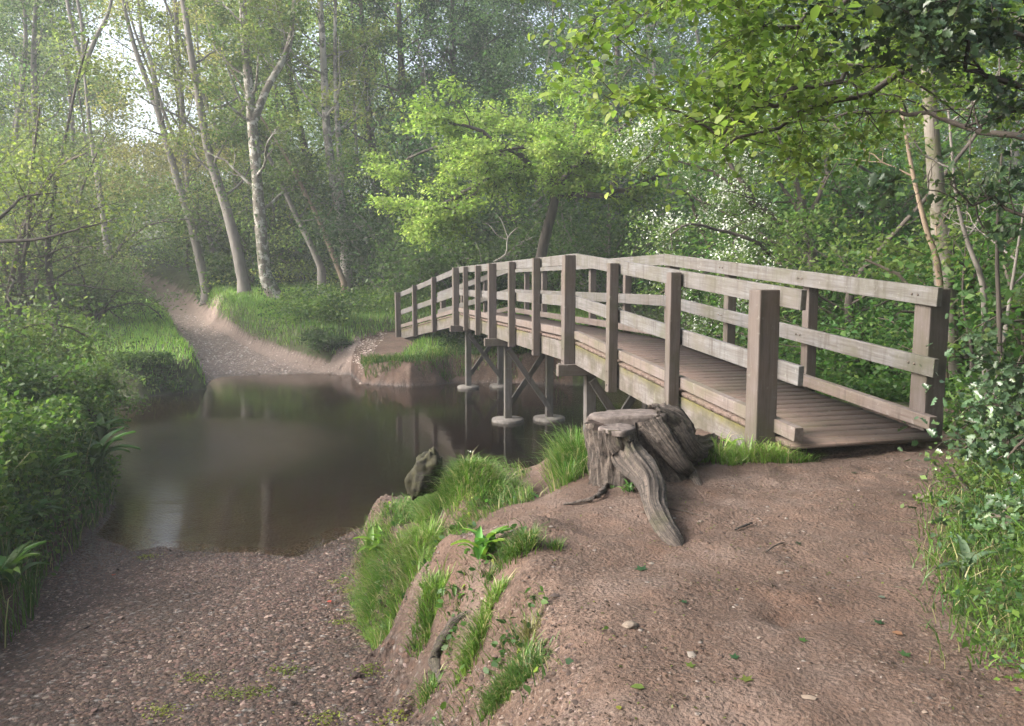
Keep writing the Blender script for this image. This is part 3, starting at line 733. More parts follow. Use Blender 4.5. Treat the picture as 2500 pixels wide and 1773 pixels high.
tree('pale_birch', 'pale twin-stemmed birch at the right end of the row on the far bank', [(850, 737), (846, 650), (838, 560), (812, 430), (797, 300), (790, 150), (782, 0)], 31.5, .22, B_PALE, (GREEN_A, YELL), n1=16,
     stems=[[(838, 560), (832, 420), (822, 270), (818, 120), (820, -40)]], leaves=7, seed=9, t0=.45)
tree('far_pole_tree', 'thin pole-like tree between the bowed tree and the lichen tree, farther back', [(632, 700), (600, 560), (560, 380), (530, 200), (520, 0)], 41, .13, B_GREY, (GREEN_B, YELL), n1=14, leaves=7, seed=10)
tree('far_pole_tree', 'upright pale pole tree just left of the thickest trunk, farther back', [(615, 705), (612, 560), (606, 420), (600, 260), (612, 60)], 40, .12, B_PALE, (GREEN_B, YELL), n1=12, leaves=7, seed=11)
tree('ivy_clad_tree', 'ivy-wrapped dark tree right of the birch, left end of the bright tree', [(940, 650), (930, 500), (905, 330), (890, 120), (880, 0)], 37, .22, B_DARK, (DARKG, GREEN_A), n1=18, leaves=6, seed=12, ivy=1600)
tree('ivy_clad_tree', 'tall ivy-wrapped tree rising above the top left of the bright tree', [(1010, 640), (1005, 450), (985, 250), (975, 60)], 36, .26, B_DARK, (DARKG, BLUEG), n1=20, leaves=7, seed=13, ivy=2400)
tree('ivy_clad_tree', 'dense dark ivy-hung tree above the middle of the bright tree', [(1150, 640), (1140, 400), (1110, 200), (1105, 20)], 38, .25, B_DARK, (DARKG, BLUEG), n1=24, leaves=11, seed=14, ivy=1500, t0=.25)
tree('white_stemmed_tree', 'single thin whitish stem rising above the crown of the bright tree', [(1300, 620), (1318, 400), (1330, 220), (1345, 100), (1352, 0)], 40, .13, B_PALE, (DARKG, BLUEG), n1=14, leaves=6, seed=15)
tree('dark_thicket_tree', 'twiggy dark tree behind the gap left of the overhanging beech leaves', [(1480, 640), (1500, 420), (1505, 200), (1510, 0)], 30, .14, B_DARK, (BLUEG, GREEN_A), n1=20, leaves=7, seed=16, t0=.2, len1=3)
for px_, d_, b_, lab_, sd_ in (([(740, 690), (715, 560), (690, 420), (672, 200)], 36, B_GREY, 'thin grey pole tree leaning left, just right of the lichen covered trunk', 81), ([(895, 690), (885, 520), (868, 330), (860, 60)], 37, B_GREY, 'thin pole tree between the pale birch and the ivy-wrapped tree', 82),
                       ([(575, 700), (540, 540), (500, 330), (482, 100)], 40, B_GREY, 'slender stem leaning left behind the bowed tree', 83), ([(462, 690), (455, 520), (442, 330), (412, 60)], 42, B_DARK, 'slender dark stem between the far track and the leaning tree', 84)):
    tree('slender_tree', lab_, px_, d_, .10, b_, (GREEN_A, GREEN_B), n1=10, leaves=4, seed=sd_, len1=2.2)
tree('bare_tree', 'bare hazy tree at the top left corner, first from the picture edge', [(20, 560), (40, 330), (62, 120), (58, 0)], 38, .16, B_GREY, (GREEN_A, GREEN_B), n1=16, leaves=2, seed=17, len1=2.4)
tree('bare_tree', 'bare hazy tree at the top left with ivy low down, second from the picture edge', [(95, 560), (90, 380), (82, 150), (88, 0)], 36, .18, B_GREY, (BLUEG, GREEN_A), n1=16, leaves=6, seed=18, ivy=900, len1=2.4)
tree('bare_tree', 'thin twiggy tree immediately left of the high forked one', [(190, 600), (182, 400), (168, 200), (130, 60), (120, -30)], 39, .12, B_GREY, (GREEN_A, GREEN_B), n1=16, leaves=2, seed=19, len1=2.4)

# ------------------------------------------------------------------ the bright tree beyond the bridge
def limb_tree(name, label, trunk, rtrunk, limbs, bark, cols, per, size, seed, spread, sprays=7, spray_len=1.1, depth=24, cat='tree', droop=.25, flat=.35, leaf=LEAF_SIMPLE, m=None, up=.6, base=None, jit=.9, twig_sub=4, tintsc=.9, keep=None):
    rs = np.random.RandomState(seed)
    P = px_path(trunk, depth, 14) if base is None else base
    P = lean_on_ground(P)
    root = empty(name, (P[0, 0], P[0, 1], hz(P[0, 0], P[0, 1])), label, cat)
    paths = [(P, np.linspace(rtrunk, rtrunk * .7, len(P)) * np.concatenate([[1.4], np.ones(len(P) - 1)]))]; tw = []; an = []
    for pts, r in limbs:
        Q = px_path(pts, depth, 16); Q[4:] += np.cumsum(rs.normal(size=(12, 3)) * .05, 0)
        Rr = np.linspace(r, r * .18, 16); paths.append((Q, Rr))
        for s in range(sprays):
            k = 3 + int((s + rs.rand()) / sprays * 12); k = min(k, 14)
            dv = Q[k + 1] - Q[k]; dv /= np.linalg.norm(dv)
            sd = rs.normal(size=3) * jit; sd[2] *= .45; dv = dv * .5 + sd
            B, Rb = limb(rs, Q[k], dv, spray_len * rs.uniform(.6, 1.3), max(Rr[k] * .45, .008 * depth / 24), 8, .18, .03, droop)
            paths.append((B, Rb)); an.append(B[2:])
            for q in range(twig_sub):
                k2 = rs.randint(2, 7); dv2 = B[k2] - B[k2 - 1]; dv2 /= np.linalg.norm(dv2); sd = rs.normal(size=3) * .9; sd[2] *= .4
                T_, Rt = limb(rs, B[k2], dv2 + sd, spray_len * .5 * rs.uniform(.5, 1.3), max(Rb[k2] * .5, .003), 6, .2, .0, droop)
                tw.append((T_, Rt)); an.append(T_[1:])
    V, Fx = tubes(paths + tw, 10); obj('trunk', mesh_from('trunk', V, Fx, bark, smooth=True), root)
    an = np.concatenate(an); pos = cloud(rs, an, per, spread, flat)
    if keep is not None: pos = pos[keep(pos)]
    scatter('crown', pos, size, leaf, m or M_LEAF, tints(rs, pos, *cols, sc=tintsc, seed=seed), rs, up=up, parent=root, droop=droop)
    return root, an
limb_tree('maple_tree', 'spreading tree in bright yellow-green leaf on a bent dark trunk beyond the bridge', [(1316, 668), (1322, 620), (1336, 560), (1352, 500), (1354, 455)], .17,
    [([(1353, 458), (1318, 425), (1262, 420, -.3), (1180, 455, -.8), (1090, 490, -1.2), (1010, 530, -1.4)], .15),
     ([(1352, 455), (1330, 425), (1230, 380, 1), (1110, 350, 1.4), (1000, 390, 1.5), (940, 450, 1.2)], .10),
     ([(1310, 422), (1240, 350, -1), (1130, 290, -1.4), (1050, 265, -1.6)], .09),
     ([(1352, 455), (1340, 380, .5), (1290, 320, 1), (1200, 270, 1.2)], .09),
     ([(1354, 460), (1375, 400, -.5), (1400, 330, -.6), (1410, 265, -.3)], .08),
     ([(1354, 462), (1420, 430, .6), (1500, 380, 1.0), (1560, 340, 1.0)], .08),
     ([(1354, 458), (1430, 380, -1.6), (1510, 330, -2.2), (1590, 300, -2.4)], .08),
     ([(1353, 470), (1420, 478, -.6), (1510, 470, -1.3), (1600, 430, -1.6), (1660, 400, -1.6)], .11),
     ([(1354, 458), (1400, 400, -2), (1330, 360, -2.6), (1220, 390, -3)], .07),
     ([(1180, 455, -.8), (1120, 510, -1.4), (1050, 560, -1.7)], .05)],
    B_DARK, ((.20, .29, .06), (.29, .37, .09), (.15, .22, .045)), 17, .10, 31, .17, sprays=10, spray_len=1.25, depth=24)
# hawthorn in blossom
def hawthorn():
    rs = np.random.RandomState(77); depth = 15.5
    root, an = limb_tree('hawthorn_bush', 'arching hawthorn covered in small white blossom, behind the right-hand railing', [(1990, 760), (1985, 640), (1968, 560), (1955, 480)], .11,
      [([(1990, 640), (1900, 560, .3), (1800, 480), (1700, 420), (1620, 400)], .06),
       ([(1985, 620), (1880, 520, -.5), (1780, 400, -.6), (1680, 320, -.5), (1600, 310)], .06),
       ([(1975, 560), (1900, 440, .5), (1800, 340, .8), (1700, 270, .8)], .05),
       ([(1990, 680), (1900, 620, -.6), (1800, 570, -1), (1700, 560, -1.2), (1640, 600, -1.2)], .05),
       ([(1995, 700), (1900, 680, -.5), (1800, 640, -.9), (1720, 650, -1)], .045),
       ([(1990, 720), (1880, 740, -.2), (1780, 750, -.5), (1700, 790, -.6)], .04),
       ([(1990, 660), (1860, 560, 1.2), (1740, 500, 1.6), (1640, 480, 1.6)], .05),
       ([(1955, 480), (1920, 380), (1860, 280, .5), (1790, 210, .5)], .05),
       ([(1970, 540), (2020, 430), (2040, 330, .5), (2080, 260, .5)], .05)],
      B_DARK, ((.075, .13, .035), (.13, .20, .055), (.18, .24, .07)), 10, .062, 32, .13, sprays=9, spray_len=.95, depth=depth, cat='bush', flat=.6)
    a = an[(an[:, 0] < 4.6)]
    a = a[rs.rand(len(a)) < np.clip(vnoise(a[:, 0] * 1.6, a[:, 2] * 1.6 + a[:, 1], 9) * 2.3 - .6, .06, 1)]
    k = np.repeat(np.arange(len(a)), 9); pos = a[k] + rs.normal(size=(len(k), 3)) * .10 + [0, -.05, .07]
    scatter('blossom', pos, .045, LEAF_SIMPLE, M_PETAL, tints(rs, pos, (.50, .53, .47), (.68, .69, .64)), rs, up=.3, parent=root)
hawthorn()

# ------------------------------------------------------------------ trees right of the bridge
tree('ash_tree', 'stout grey-brown tree trunk standing behind the end post of the right-hand railing', [(2322, 1000), (2312, 800), (2300, 620), (2286, 450), (2272, 280), (2262, 100), (2255, -100)], 10.3, .135, B_ASH, (GREEN_A, GREEN_B), top=9, n1=7, len1=1.8, leaves=8, size=.07, t0=.6, seed=40, sides=14, spread=.15, flare=1.25)
tree('reddish_sapling', 'thin reddish stem leaning left against the stout trunk', [(2308, 960), (2300, 800), (2290, 650), (2262, 560), (2232, 440), (2212, 330), (2190, 200)], 9.9, .045, B_TAN, (GREEN_A, GREEN_B), top=5.4, n1=3, len1=1.1, leaves=2, size=.07, t0=.4, seed=41, spread=.14)
tree('grey_sapling', 'smooth grey sapling curving right of the stout trunk down to the path', [(2412, 1010), (2404, 860), (2400, 700), (2362, 590), (2335, 480), (2318, 300)], 8.9, .038, B_GREY, (GREEN_A, GREEN_B), top=5, n1=3, len1=1.0, leaves=2, size=.065, t0=.4, seed=42, spread=.14)
tree('thin_sapling', 'straightest of the thin stems by the path at the right, ivy at its foot', [(2440, 1010), (2440, 800), (2434, 600), (2445, 380)], 8.2, .03, B_DARK, (GREEN_A, BLUEG), top=5, n1=3, len1=.9, leaves=2, size=.06, t0=.3, seed=43, spread=.14)
tree('thin_sapling', 'thin stem leaning right near the picture edge, behind the holly', [(2425, 1000), (2452, 820), (2478, 650), (2505, 480)], 8.6, .026, B_GREY, (GREEN_A, BLUEG), top=5, n1=3, len1=.9, leaves=2, size=.06, t0=.3, seed=44, spread=.14)
tree('thin_sapling', 'thin crooked stem between the grey sapling and the stout trunk', [(2365, 1000), (2372, 860), (2350, 740), (2358, 600)], 9.4, .024, B_DARK, (GREEN_A, GREEN_B), top=5, n1=3, len1=.9, leaves=2, size=.06, t0=.3, seed=45, spread=.14)
tree('crooked_tree', 'dark crooked trunk seen low between the rails at the right', [(2130, 960), (2110, 850), (2075, 780), (2080, 700), (2120, 640)], 13.2, .10, B_DARK, (GREEN_A, GREEN_B), top=6.5, n1=12, len1=1.8, leaves=9, size=.075, t0=.4, seed=46, spread=.17)
def bush(name, label, c, r, n, size, cols, seed, stems=7, h=None, cat='bush', leaf=LEAF_SIMPLE, m=None, up=.5, arch=.5, spread=.16, bark=None, per=None, sparse=1.0, group=None, sc=.5):
    """A many-stemmed shrub: stems from one foot, leaves carried on their side twigs."""
    rs = np.random.RandomState(seed + 500); h = h or r * 1.5
    z0 = hz(c[0], c[1]) - .05
    root = empty(name, (c[0], c[1], z0 + .05), label, cat, group); paths = []; tw = []; an = []
    for i in range(stems):
        az = 2 * math.pi * (i + rs.rand()) / stems; L = h * rs.uniform(.75, 1.15)
        d = np.array([math.cos(az) * r / h * 1.1, math.sin(az) * r / h * 1.1, 1.0])
        P, R = limb(rs, (c[0] + .05 * math.cos(az), c[1] + .05 * math.sin(az), z0), d, L, .018 + .012 * h, 10, .12, .0, arch)
        paths.append((P, R)); an.append(P[3:])
        for j in range(7):
            k = rs.randint(2, 9); dv = P[k] - P[k - 1]; dv = dv / np.linalg.norm(dv) + rs.normal(size=3) * .7
            Q, Rq = limb(rs, P[k], dv, L * .42 * rs.uniform(.5, 1.2), R[k] * .5, 7, .2, .0, arch * .6); tw.append((Q, Rq)); an.append(Q[1:])
    V, Fx = tubes(paths + tw, 7); obj('stem', mesh_from('stem', V, Fx, bark or B_TWIG, smooth=True), root)
    an = np.concatenate(an); k = rs.randint(0, len(an), n); pos = an[k] + rs.normal(size=(n, 3)) * spread * r * np.array([1, 1, .75])
    g = height(pos[:, 0], pos[:, 1]); pos[:, 2] = np.maximum(pos[:, 2], np.maximum(g, 0) + .02)
    scatter('foliage', pos, size, leaf, m or M_LEAF, tints(rs, pos, *cols, sc=sc, seed=seed), rs, up=up, parent=root)
    return root
MID = ((.04, .095, .022), (.08, .155, .036), (.12, .19, .045))
for i, (lab, px, d, r, h, n) in enumerate([
    ('leafy hazel behind the long right-hand railing, between the blossom and the stout trunk', 2100, 12.5, 1.5, 3.2, 15000),
    ('hazel right behind the second right-hand post, low and wide over the stream bank', 1930, 13.0, 1.2, 2.0, 10000),
    ('hazel filling the space under the right end of the top rail', 2190, 11.6, 1.1, 2.2, 10000),
    ('hazel rising behind the reddish stem, beside the stout trunk', 2230, 14.0, 1.6, 4.4, 15000),
    ('hazel right of the stout trunk, beyond the turn of the path', 2400, 11.5, 1.5, 3.8, 15000),
    ('hazel at the right edge of the picture behind the thin stems', 2520, 10.8, 1.5, 4.2, 13000),
    ('tall hazel behind the crown of the blossoming hawthorn', 1900, 19.0, 2.3, 6.0, 17000),
    ('tall hazel far back between the hawthorn and the stout trunk', 2120, 19.5, 2.3, 6.5, 17000),
    ('tall hazel far back behind the stout trunk', 2330, 18.0, 2.2, 6.2, 15000)]):
    x = (px - 1250) / F_PX * d
    if hz(x, d) < .05: d = 21.4 if d > 14 else d
    bush('hazel_bush', lab, (x, d), r, n, .085 if d < 16 else .12, MID, 60 + i, stems=9, h=h, arch=.35, spread=.17, group='hazels right of the bridge', leaf=LEAF_SIMPLE, up=.65)

# overhanging beech and holly: their trunks stand out of the picture to the right
def overhang(name, label, foot, h0, limbs, bark, cols, per, size, leaf, m, seed, spread, sprays, sl, droop, up=.65, flat=.4, r=.13, sub=5, jit=.9, keep=None):
    base = smooth_path([(foot[0], foot[1], hz(*foot) - .1), (foot[0] - .05, foot[1] + .05, h0 * .5), (foot[0], foot[1], h0), (foot[0] + .1, foot[1], h0 + 3)], 12)
    ll = []
    for pts, rr in limbs:
        ll.append((pts, rr))
    return limb_tree(name, label, None, r, ll, bark, cols, per, size, seed, spread, sprays=sprays, spray_len=sl, depth=0, droop=droop, leaf=leaf, m=m, up=up, base=base, flat=flat, jit=jit, twig_sub=sub, tintsc=.35, keep=keep)
def airy(p):                           # the low sprays thin out in front of the ash trunk
    w = p[:, 0] / p[:, 1]; e = (p[:, 2] - CAMZ) / p[:, 1]
    return ~((np.abs(w - .50) < .05) & (e < .20) & (np.random.RandomState(1).rand(len(p)) < .88))
BEE = ((.12, .19, .035), (.22, .29, .06), (.09, .14, .03))
overhang('beech_tree', 'beech reaching in at the top right with sprays of fresh yellow-green leaves', (4.3, 5.6), 3.4,
   [([(2770, 330, 5.6), (2560, 90, 5.6), (2350, 130, 5.6), (2230, 165, 5.5), (2050, 245, 5.4), (1900, 290, 5.3), (1760, 350, 5.2)], .035),
    ([(2760, 200, 5.6), (2400, -60, 5.3), (2160, 0, 5.1), (1960, 80, 4.9), (1800, 120, 4.8), (1690, 70, 4.8)], .03),
    ([(2350, 130, 5.6), (2130, 160, 5.2), (2000, 170, 5.0), (1880, 215, 4.8), (1770, 225, 4.7), (1680, 205, 4.7)], .022),
    ([(2765, 400, 5.6), (2480, 330, 6.2), (2330, 288, 6.4), (2180, 270, 6.5), (2020, 270, 6.6), (1880, 330, 6.6)], .028),
    ([(2400, -60, 5.3), (2200, -90, 4.6), (1950, -40, 4.4), (1740, -30, 4.3), (1620, 0, 4.2)], .02),
    ([(2760, 250, 5.6), (2500, 200, 6.6), (2300, 200, 7.2), (2120, 100, 7.4), (1950, 30, 7.4)], .025),
    ([(2560, 90, 5.6), (2420, 30, 6.4), (2200, 60, 6.8), (2000, 150, 7.0), (1820, 170, 7.0), (1680, 260, 7.0)], .022)],
   B_DARK, BEE, 5, .045, LEAF_OVAL, M_LEAF, 51, .07, 15, .62, .22, keep=airy)
HOL = ((.045, .085, .04), (.07, .12, .055), (.10, .16, .05))
overhang('holly_tree', 'dark glossy-leaved holly hanging down the upper right corner of the picture', (3.7, 4.6), 2.6,
   [([(2900, 300, 4.6), (2500, 120, 4.6), (2350, 60, 4.5), (2200, 90, 4.4), (2080, 60, 4.3)], .02),
    ([(2900, 350, 4.6), (2480, 220, 4.6), (2350, 200, 4.6), (2230, 190, 4.7), (2150, 230, 4.7)], .02),
    ([(2900, 200, 4.6), (2600, -40, 4.2), (2420, -20, 4.0), (2300, 10, 3.9), (2180, -20, 3.9)], .018),
    ([(2900, 600, 4.6), (2600, 560, 4.6), (2500, 520, 4.6), (2440, 520, 4.6)], .015),
    ([(2900, 820, 4.6), (2600, 880, 4.9), (2520, 900, 5.0), (2450, 890, 5.0)], .013)],
   B_DARK, HOL, 3, .048, LEAF_HOLLY, M_HOLLY, 52, .05, 9, .38, .2, up=.35, keep=airy)
# ------------------------------------------------------------------ the far wood: a mass one cannot count
def far_wood():
    rs = np.random.RandomState(5); pos = []; tin = []; sz = []
    n = 8600
    for i in range(n):
        d = rs.uniform(33, 62); px = rs.uniform(-1500, 3000); py = rs.uniform(-430, 720)
        x = (px - 1250) / F_PX * d; p = D(px, py, d); g = hz(x, d)
        if p[2] < g: continue
        # spring canopy: closed to the right, broken towards the bright gap over the track
        gap = math.exp(-((px - 365) / 150) ** 2) * (1 - sstep(330, 470, py)) * 1.0
        thin = (1 - sstep(600, 900, px)) * (1 - sstep(60, 420, py)) * .36 + .15 * (1 - sstep(900, 1300, px)) * (1 - sstep(60, 400, py))
        if px < 230: thin = .36 * (1 - sstep(60, 330, py))
        if py < 0 and px > 600: thin *= .6
        if rs.rand() < max(gap, thin): continue
        pd, pw = pldist(np.array([x]), np.array([float(d)]), PATHC)
        if pd[0] < pw[0] + .9 and p[2] - g < 2.2: continue
        r = rs.uniform(.8, 1.9) * d / 48; k = int(95 * r * r) + 20
        o = rs.normal(size=(k, 3)); o /= np.linalg.norm(o, axis=1)[:, None]; o *= (rs.rand(k, 1) ** .45) * r; o[:, 2] *= .55
        if px > 1000: a, b = (DARKG, (.06, .10, .03)) if rs.rand() < .7 else (BLUEG, (.10, .16, .045))
        elif px > 560: a, b = ((.05, .09, .026), (.13, .18, .05)) if rs.rand() < .6 else (GREEN_A, YELL)
        elif py > 420: a, b = ((.05, .085, .026), (.14, .18, .05))
        elif px > 240: a, b = ((.13, .13, .04), (.24, .21, .07))
        else: a, b = (BLUEG, (.14, .16, .05))
        f = rs.rand() * .7 + rs.rand(k, 1) * .3
        pos.append(p + o); tin.append((np.array(a) * (1 - f) + np.array(b) * f) * (2.2 if px < 1000 else 2.0)); sz.append(np.full(k, rs.uniform(.13, .20) * d / 45))
    for i in range(2100):                              # light-green understorey among the trunks
        d = rs.uniform(33.0, 48); px = rs.uniform(-1200, 1500); py = rs.uniform(380, 730) if px > 560 else rs.uniform(330, 720)
        x = (px - 1250) / F_PX * d; p = D(px, py, d); g = hz(x, d)
        if p[2] < g - .2: continue
        pd, pw = pldist(np.array([x]), np.array([float(d)]), PATHC)
        if pd[0] < pw[0] + 1.2 and p[2] - g < 3.0: continue
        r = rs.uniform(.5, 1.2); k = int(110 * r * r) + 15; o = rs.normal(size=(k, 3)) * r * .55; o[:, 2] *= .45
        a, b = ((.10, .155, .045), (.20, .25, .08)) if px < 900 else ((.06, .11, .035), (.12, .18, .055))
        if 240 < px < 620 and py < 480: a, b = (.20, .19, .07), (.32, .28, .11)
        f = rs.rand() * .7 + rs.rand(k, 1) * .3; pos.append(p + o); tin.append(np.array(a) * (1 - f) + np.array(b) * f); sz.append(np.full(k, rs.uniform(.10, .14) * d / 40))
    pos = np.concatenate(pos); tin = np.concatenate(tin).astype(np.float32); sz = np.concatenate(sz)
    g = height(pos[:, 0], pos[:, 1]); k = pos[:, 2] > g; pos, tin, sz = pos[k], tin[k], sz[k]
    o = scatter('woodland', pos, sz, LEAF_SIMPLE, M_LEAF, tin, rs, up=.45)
    tag(o, 'spring woodland closing the view beyond the stream and the track', 'woodland', kind='stuff')
    # poles and boughs inside the mass
    paths = []
    for i in range(85):
        d = rs.uniform(36, 60); px = rs.uniform(-300, 2900); x = (px - 1250) / F_PX * d
        pd, pw = pldist(np.array([x]), np.array([d]), PATHC)
        if pd[0] < pw[0] + .5 or abs(px - 370) < 110: continue
        H = rs.uniform(9, 19); r = rs.uniform(.06, .17)
        P, R = limb(rs, (x, d, hz(x, d) - .2), (rs.normal() * .10 - .06, rs.normal() * .1, 1), H, r, 12, .05, .05); paths.append((P, R))
        for j in range(9):
            k = rs.randint(4, 11); a = rs.rand() * 6.28
            Q, Rq = limb(rs, P[k], (math.cos(a), math.sin(a), rs.uniform(.5, 1.6)), rs.uniform(1.5, 4), R[k] * .45, 8, .14, .05); paths.append((Q, Rq))
            for l in range(3):
                kk = rs.randint(2, 7); T, Rt = limb(rs, Q[kk], Q[kk] - Q[kk - 1] + rs.normal(size=3) * .3, 1.2, .012, 5, .2); paths.append((T, Rt))
    V, Fx = tubes(paths, 6)
    o = obj('woodland', mesh_from('woodland_poles', V, Fx, B_GREY, smooth=True)); tag(o, 'thin grey poles and boughs of the distant woodland', 'woodland', kind='stuff')
far_wood()
def shade_wood():
    # unseen wood right, overhead and behind, added to block light and shade the clearing
    rs = np.random.RandomState(15); n = 430; P = []
    for i in range(n):
        a = math.radians(rs.uniform(38, 222)); d = rs.uniform(8, 20); z = rs.uniform(1.0, 17) if d > 8 else 8
        if math.degrees(a) > 235: z = rs.uniform(1, 7)
        c = np.array([math.sin(a) * d, math.cos(a) * d + 2, z]); o = rs.normal(size=(80, 3)) * 1.0; o[:, 2] *= .6; P.append(c + o)
    P = np.concatenate(P); P = P[(np.abs(P[:, 0]) > np.maximum(P[:, 1], 0) * .68 + .6) & (P[:, 2] > 1.6)]
    o = scatter('woodland', P, .34, LEAF_SIMPLE, M_LEAF, tints(rs, P, (.05, .09, .025), (.11, .16, .04)), rs, up=.5)
    tag(o, 'unseen woodland to the right and behind, added to shade the clearing', 'woodland', kind='stuff')
shade_wood()
def undergrowth(name, label, polys, n, r, hgt, size, cols, seed, up=.55, stuff=True, leaf=LEAF_SIMPLE, zmin=None):
    """Low tangled growth: mounded leaves over a strip of ground (polyline with half widths)."""
    rs = np.random.RandomState(seed); P = np.array(polys, float)
    seg = np.linalg.norm(np.diff(P[:, :2], axis=0), axis=1); cum = np.concatenate([[0], np.cumsum(seg)]) / seg.sum()
    t = rs.rand(n); x = np.interp(t, cum, P[:, 0]); y = np.interp(t, cum, P[:, 1]); w = np.interp(t, cum, P[:, 2])
    x = x + rs.uniform(-1, 1, n) * w; y = y + rs.uniform(-1, 1, n) * w
    g = np.maximum(height(x, y), 0.0)
    H = hgt * (.25 + 1.1 * np.clip(vnoise(x / r, y / r, seed), 0, 1) ** 1.3)
    z = g + H * (rs.rand(n) ** .6) + .01
    pos = np.stack([x, y, z], 1)
    o = scatter(name, pos, size, leaf, M_LEAF, tints(rs, pos, *cols, sc=r * .8, seed=seed), rs, up=up)
    tag(o, label, 'undergrowth', kind='stuff'); return o
UG = ((.04, .08, .018), (.09, .15, .03), (.14, .19, .045))
def pt(px, py, z): g = G(px, py, z); return g[0], g[1]
undergrowth('undergrowth', 'dark nettles and brambles spilling over the grassy point into the stream', [(-24, 21.0, .7), (-14, 19.9, .5), (-10.5, 19.25, .35), (-8.6, 19.25, .3), (-7.8, 19.6, .25)], 24000, .7, .42, .075, ((.03, .06, .016), (.07, .12, .028), (.11, .16, .04)), 301)
undergrowth('undergrowth', 'leafy undergrowth below the trees beyond the grassy bank, right of the track', [(-13, 38, 1.2), (-9.5, 37, 1.5), (-5.5, 36, 1.5), (-1, 34.5, 2), (6, 31, 3), (14, 30, 3)], 62000, 1.3, 3.4, .11, ((.07, .12, .035), (.15, .21, .06), (.20, .25, .08)), 302)
undergrowth('undergrowth', 'bushy growth left of the track, under the forked tree', [(-30, 38, 3), (-22, 33, 2.5), (-18, 29, 2.0), (-14.5, 26, .9)], 40000, 1.3, 2.2, .11, ((.07, .12, .04), (.14, .19, .06), (.2, .24, .08)), 303)
undergrowth('undergrowth', 'ferns and ivy on the far stream bank under and behind the bridge', [(-1.6, 22.3, .4), (.5, 22.4, .8), (3, 22.5, 1.2), (8, 22.5, 1.5), (14, 23, 1.5)], 30000, .8, .6, .085, ((.03, .06, .018), (.07, .12, .03), (.10, .15, .035)), 304)
undergrowth('undergrowth', 'low ground ivy and weeds behind the right-hand railing', [(3.6, 8.9, .5), (4.2, 9.6, .8), (6, 10.3, .9), (9, 10.5, 1.2)], 22000, .5, .5, .06, MID, 305)
undergrowth('undergrowth', 'dense nettles and weeds on the near left bank', [(-4.3, 6.4, .35), (-5.0, 8.4, .5), (-5.6, 10.2, .6), (-6.8, 12.2, .5), (-8.2, 13.6, .6), (-11, 13.2, 1.2)], 36000, .6, .6, .06, ((.045, .09, .02), (.09, .16, .03), (.15, .21, .045)), 306, up=.5)
undergrowth('undergrowth', 'shrubby growth along the right verge where the track climbs away', [(-15.2, 43, .6), (-14.2, 40, .7), (-12.9, 37, .8), (-11.5, 34, .8)], 12000, 1.2, 1.2, .14, UG, 307)

undergrowth('undergrowth', 'nettles and low bushes continuing along the left bank beside the stream', [(-3.8, 2.0, .5), (-4.6, 5.0, .6), (-7.0, 8.0, 1.6), (-9.5, 11.0, 2.0), (-15, 12.5, 2.5), (-24, 13, 3)], 40000, .9, 1.0, .08, ((.045, .09, .02), (.09, .16, .03), (.15, .21, .045)), 309)
undergrowth('undergrowth', 'low bushes of the far side of the stream, left of the grassy point', [(-18, 23, 2.5), (-26, 25, 3), (-38, 26, 4)], 26000, 1.4, 2.4, .13, UG, 310)
undergrowth('undergrowth', 'patchy weeds and scrub on the grassy rise right of the far track', [(-5.2, 24.9, .4), (-6.3, 26.2, .7), (-6.3, 28.5, 2.0), (-3.5, 29, 2.0), (-1, 28, 1.5)], 18000, .8, .75, .085, UG, 311)
# shrubs on the left
LS = [('willow_bush', 'grey-green willow leaning out over the water on the near left bank', (-7.5, 13.9), .75, 1.5, 11000, .062, ((.08, .13, .045), (.13, .19, .06), (.18, .23, .07))),
      ('elder_bush', 'leafy elder behind the dock plants on the near left bank', (-6.3, 10.9), .6, 1.25, 9000, .065, ((.045, .09, .022), (.08, .14, .03), (.13, .19, .045))),
      ('elder_bush', 'elder at the left picture edge, level with the far tip of the pool', (-8.6, 12.6), 1.4, 2.5, 15000, .07, ((.06, .10, .03), (.11, .16, .045), (.16, .20, .06))),
      ('sallow_bush', 'small sallow low at the left picture edge above the nettles', (-5.9, 8.8), .5, .9, 6000, .055, ((.06, .12, .022), (.11, .18, .035))),
      ('field_maple', 'loose yellow-green field maple filling the left edge under the bare trees', (-13.3, 22.5), 2.2, 6.0, 12000, .09, ((.09, .125, .05), (.15, .185, .07), (.20, .21, .08))),
      ('field_maple', 'yellowish field maple just left of the forked tree', (-13.8, 27.0), 1.8, 5.4, 9500, .095, ((.10, .135, .05), (.17, .20, .07), (.22, .22, .08))),
      ('thorn_bush', 'v-shaped thorn bush standing on the grassy point', (-12.3, 25.0), 1.1, 2.7, 9000, .08, ((.09, .13, .05), (.14, .18, .07))),
      ('bramble_bush', 'rounded dark bush at the corner where the track meets the pool', (-5.35, 24.0), .5, .7, 6500, .07, ((.03, .06, .02), (.06, .10, .03))),
      ('bramble_bush', 'green bush on the left verge halfway along the far track', (-15.6, 31.5), 1.0, 1.4, 6500, .11, ((.06, .11, .025), (.12, .18, .04)))]
for i, (nm, lab, c, r, h, n, s, cols) in enumerate(LS):
    bush(nm, lab, c, r, n, s, cols, 120 + i, stems=9 if r < 2 else 12, h=h, arch=.45 if h < 3 else .25, spread=.17, up=.45)
tree('dark_alder', 'dark leaning alder trunk on the grassy point behind the left bank shrubs', [(150, 862), (140, 800), (128, 720), (118, 640), (120, 540), (140, 430)], 22.3, .13, B_DARK, ((.10, .14, .045), (.17, .20, .06)), top=7.5, n1=12, len1=2.2, leaves=6, size=.10, t0=.4, seed=71)
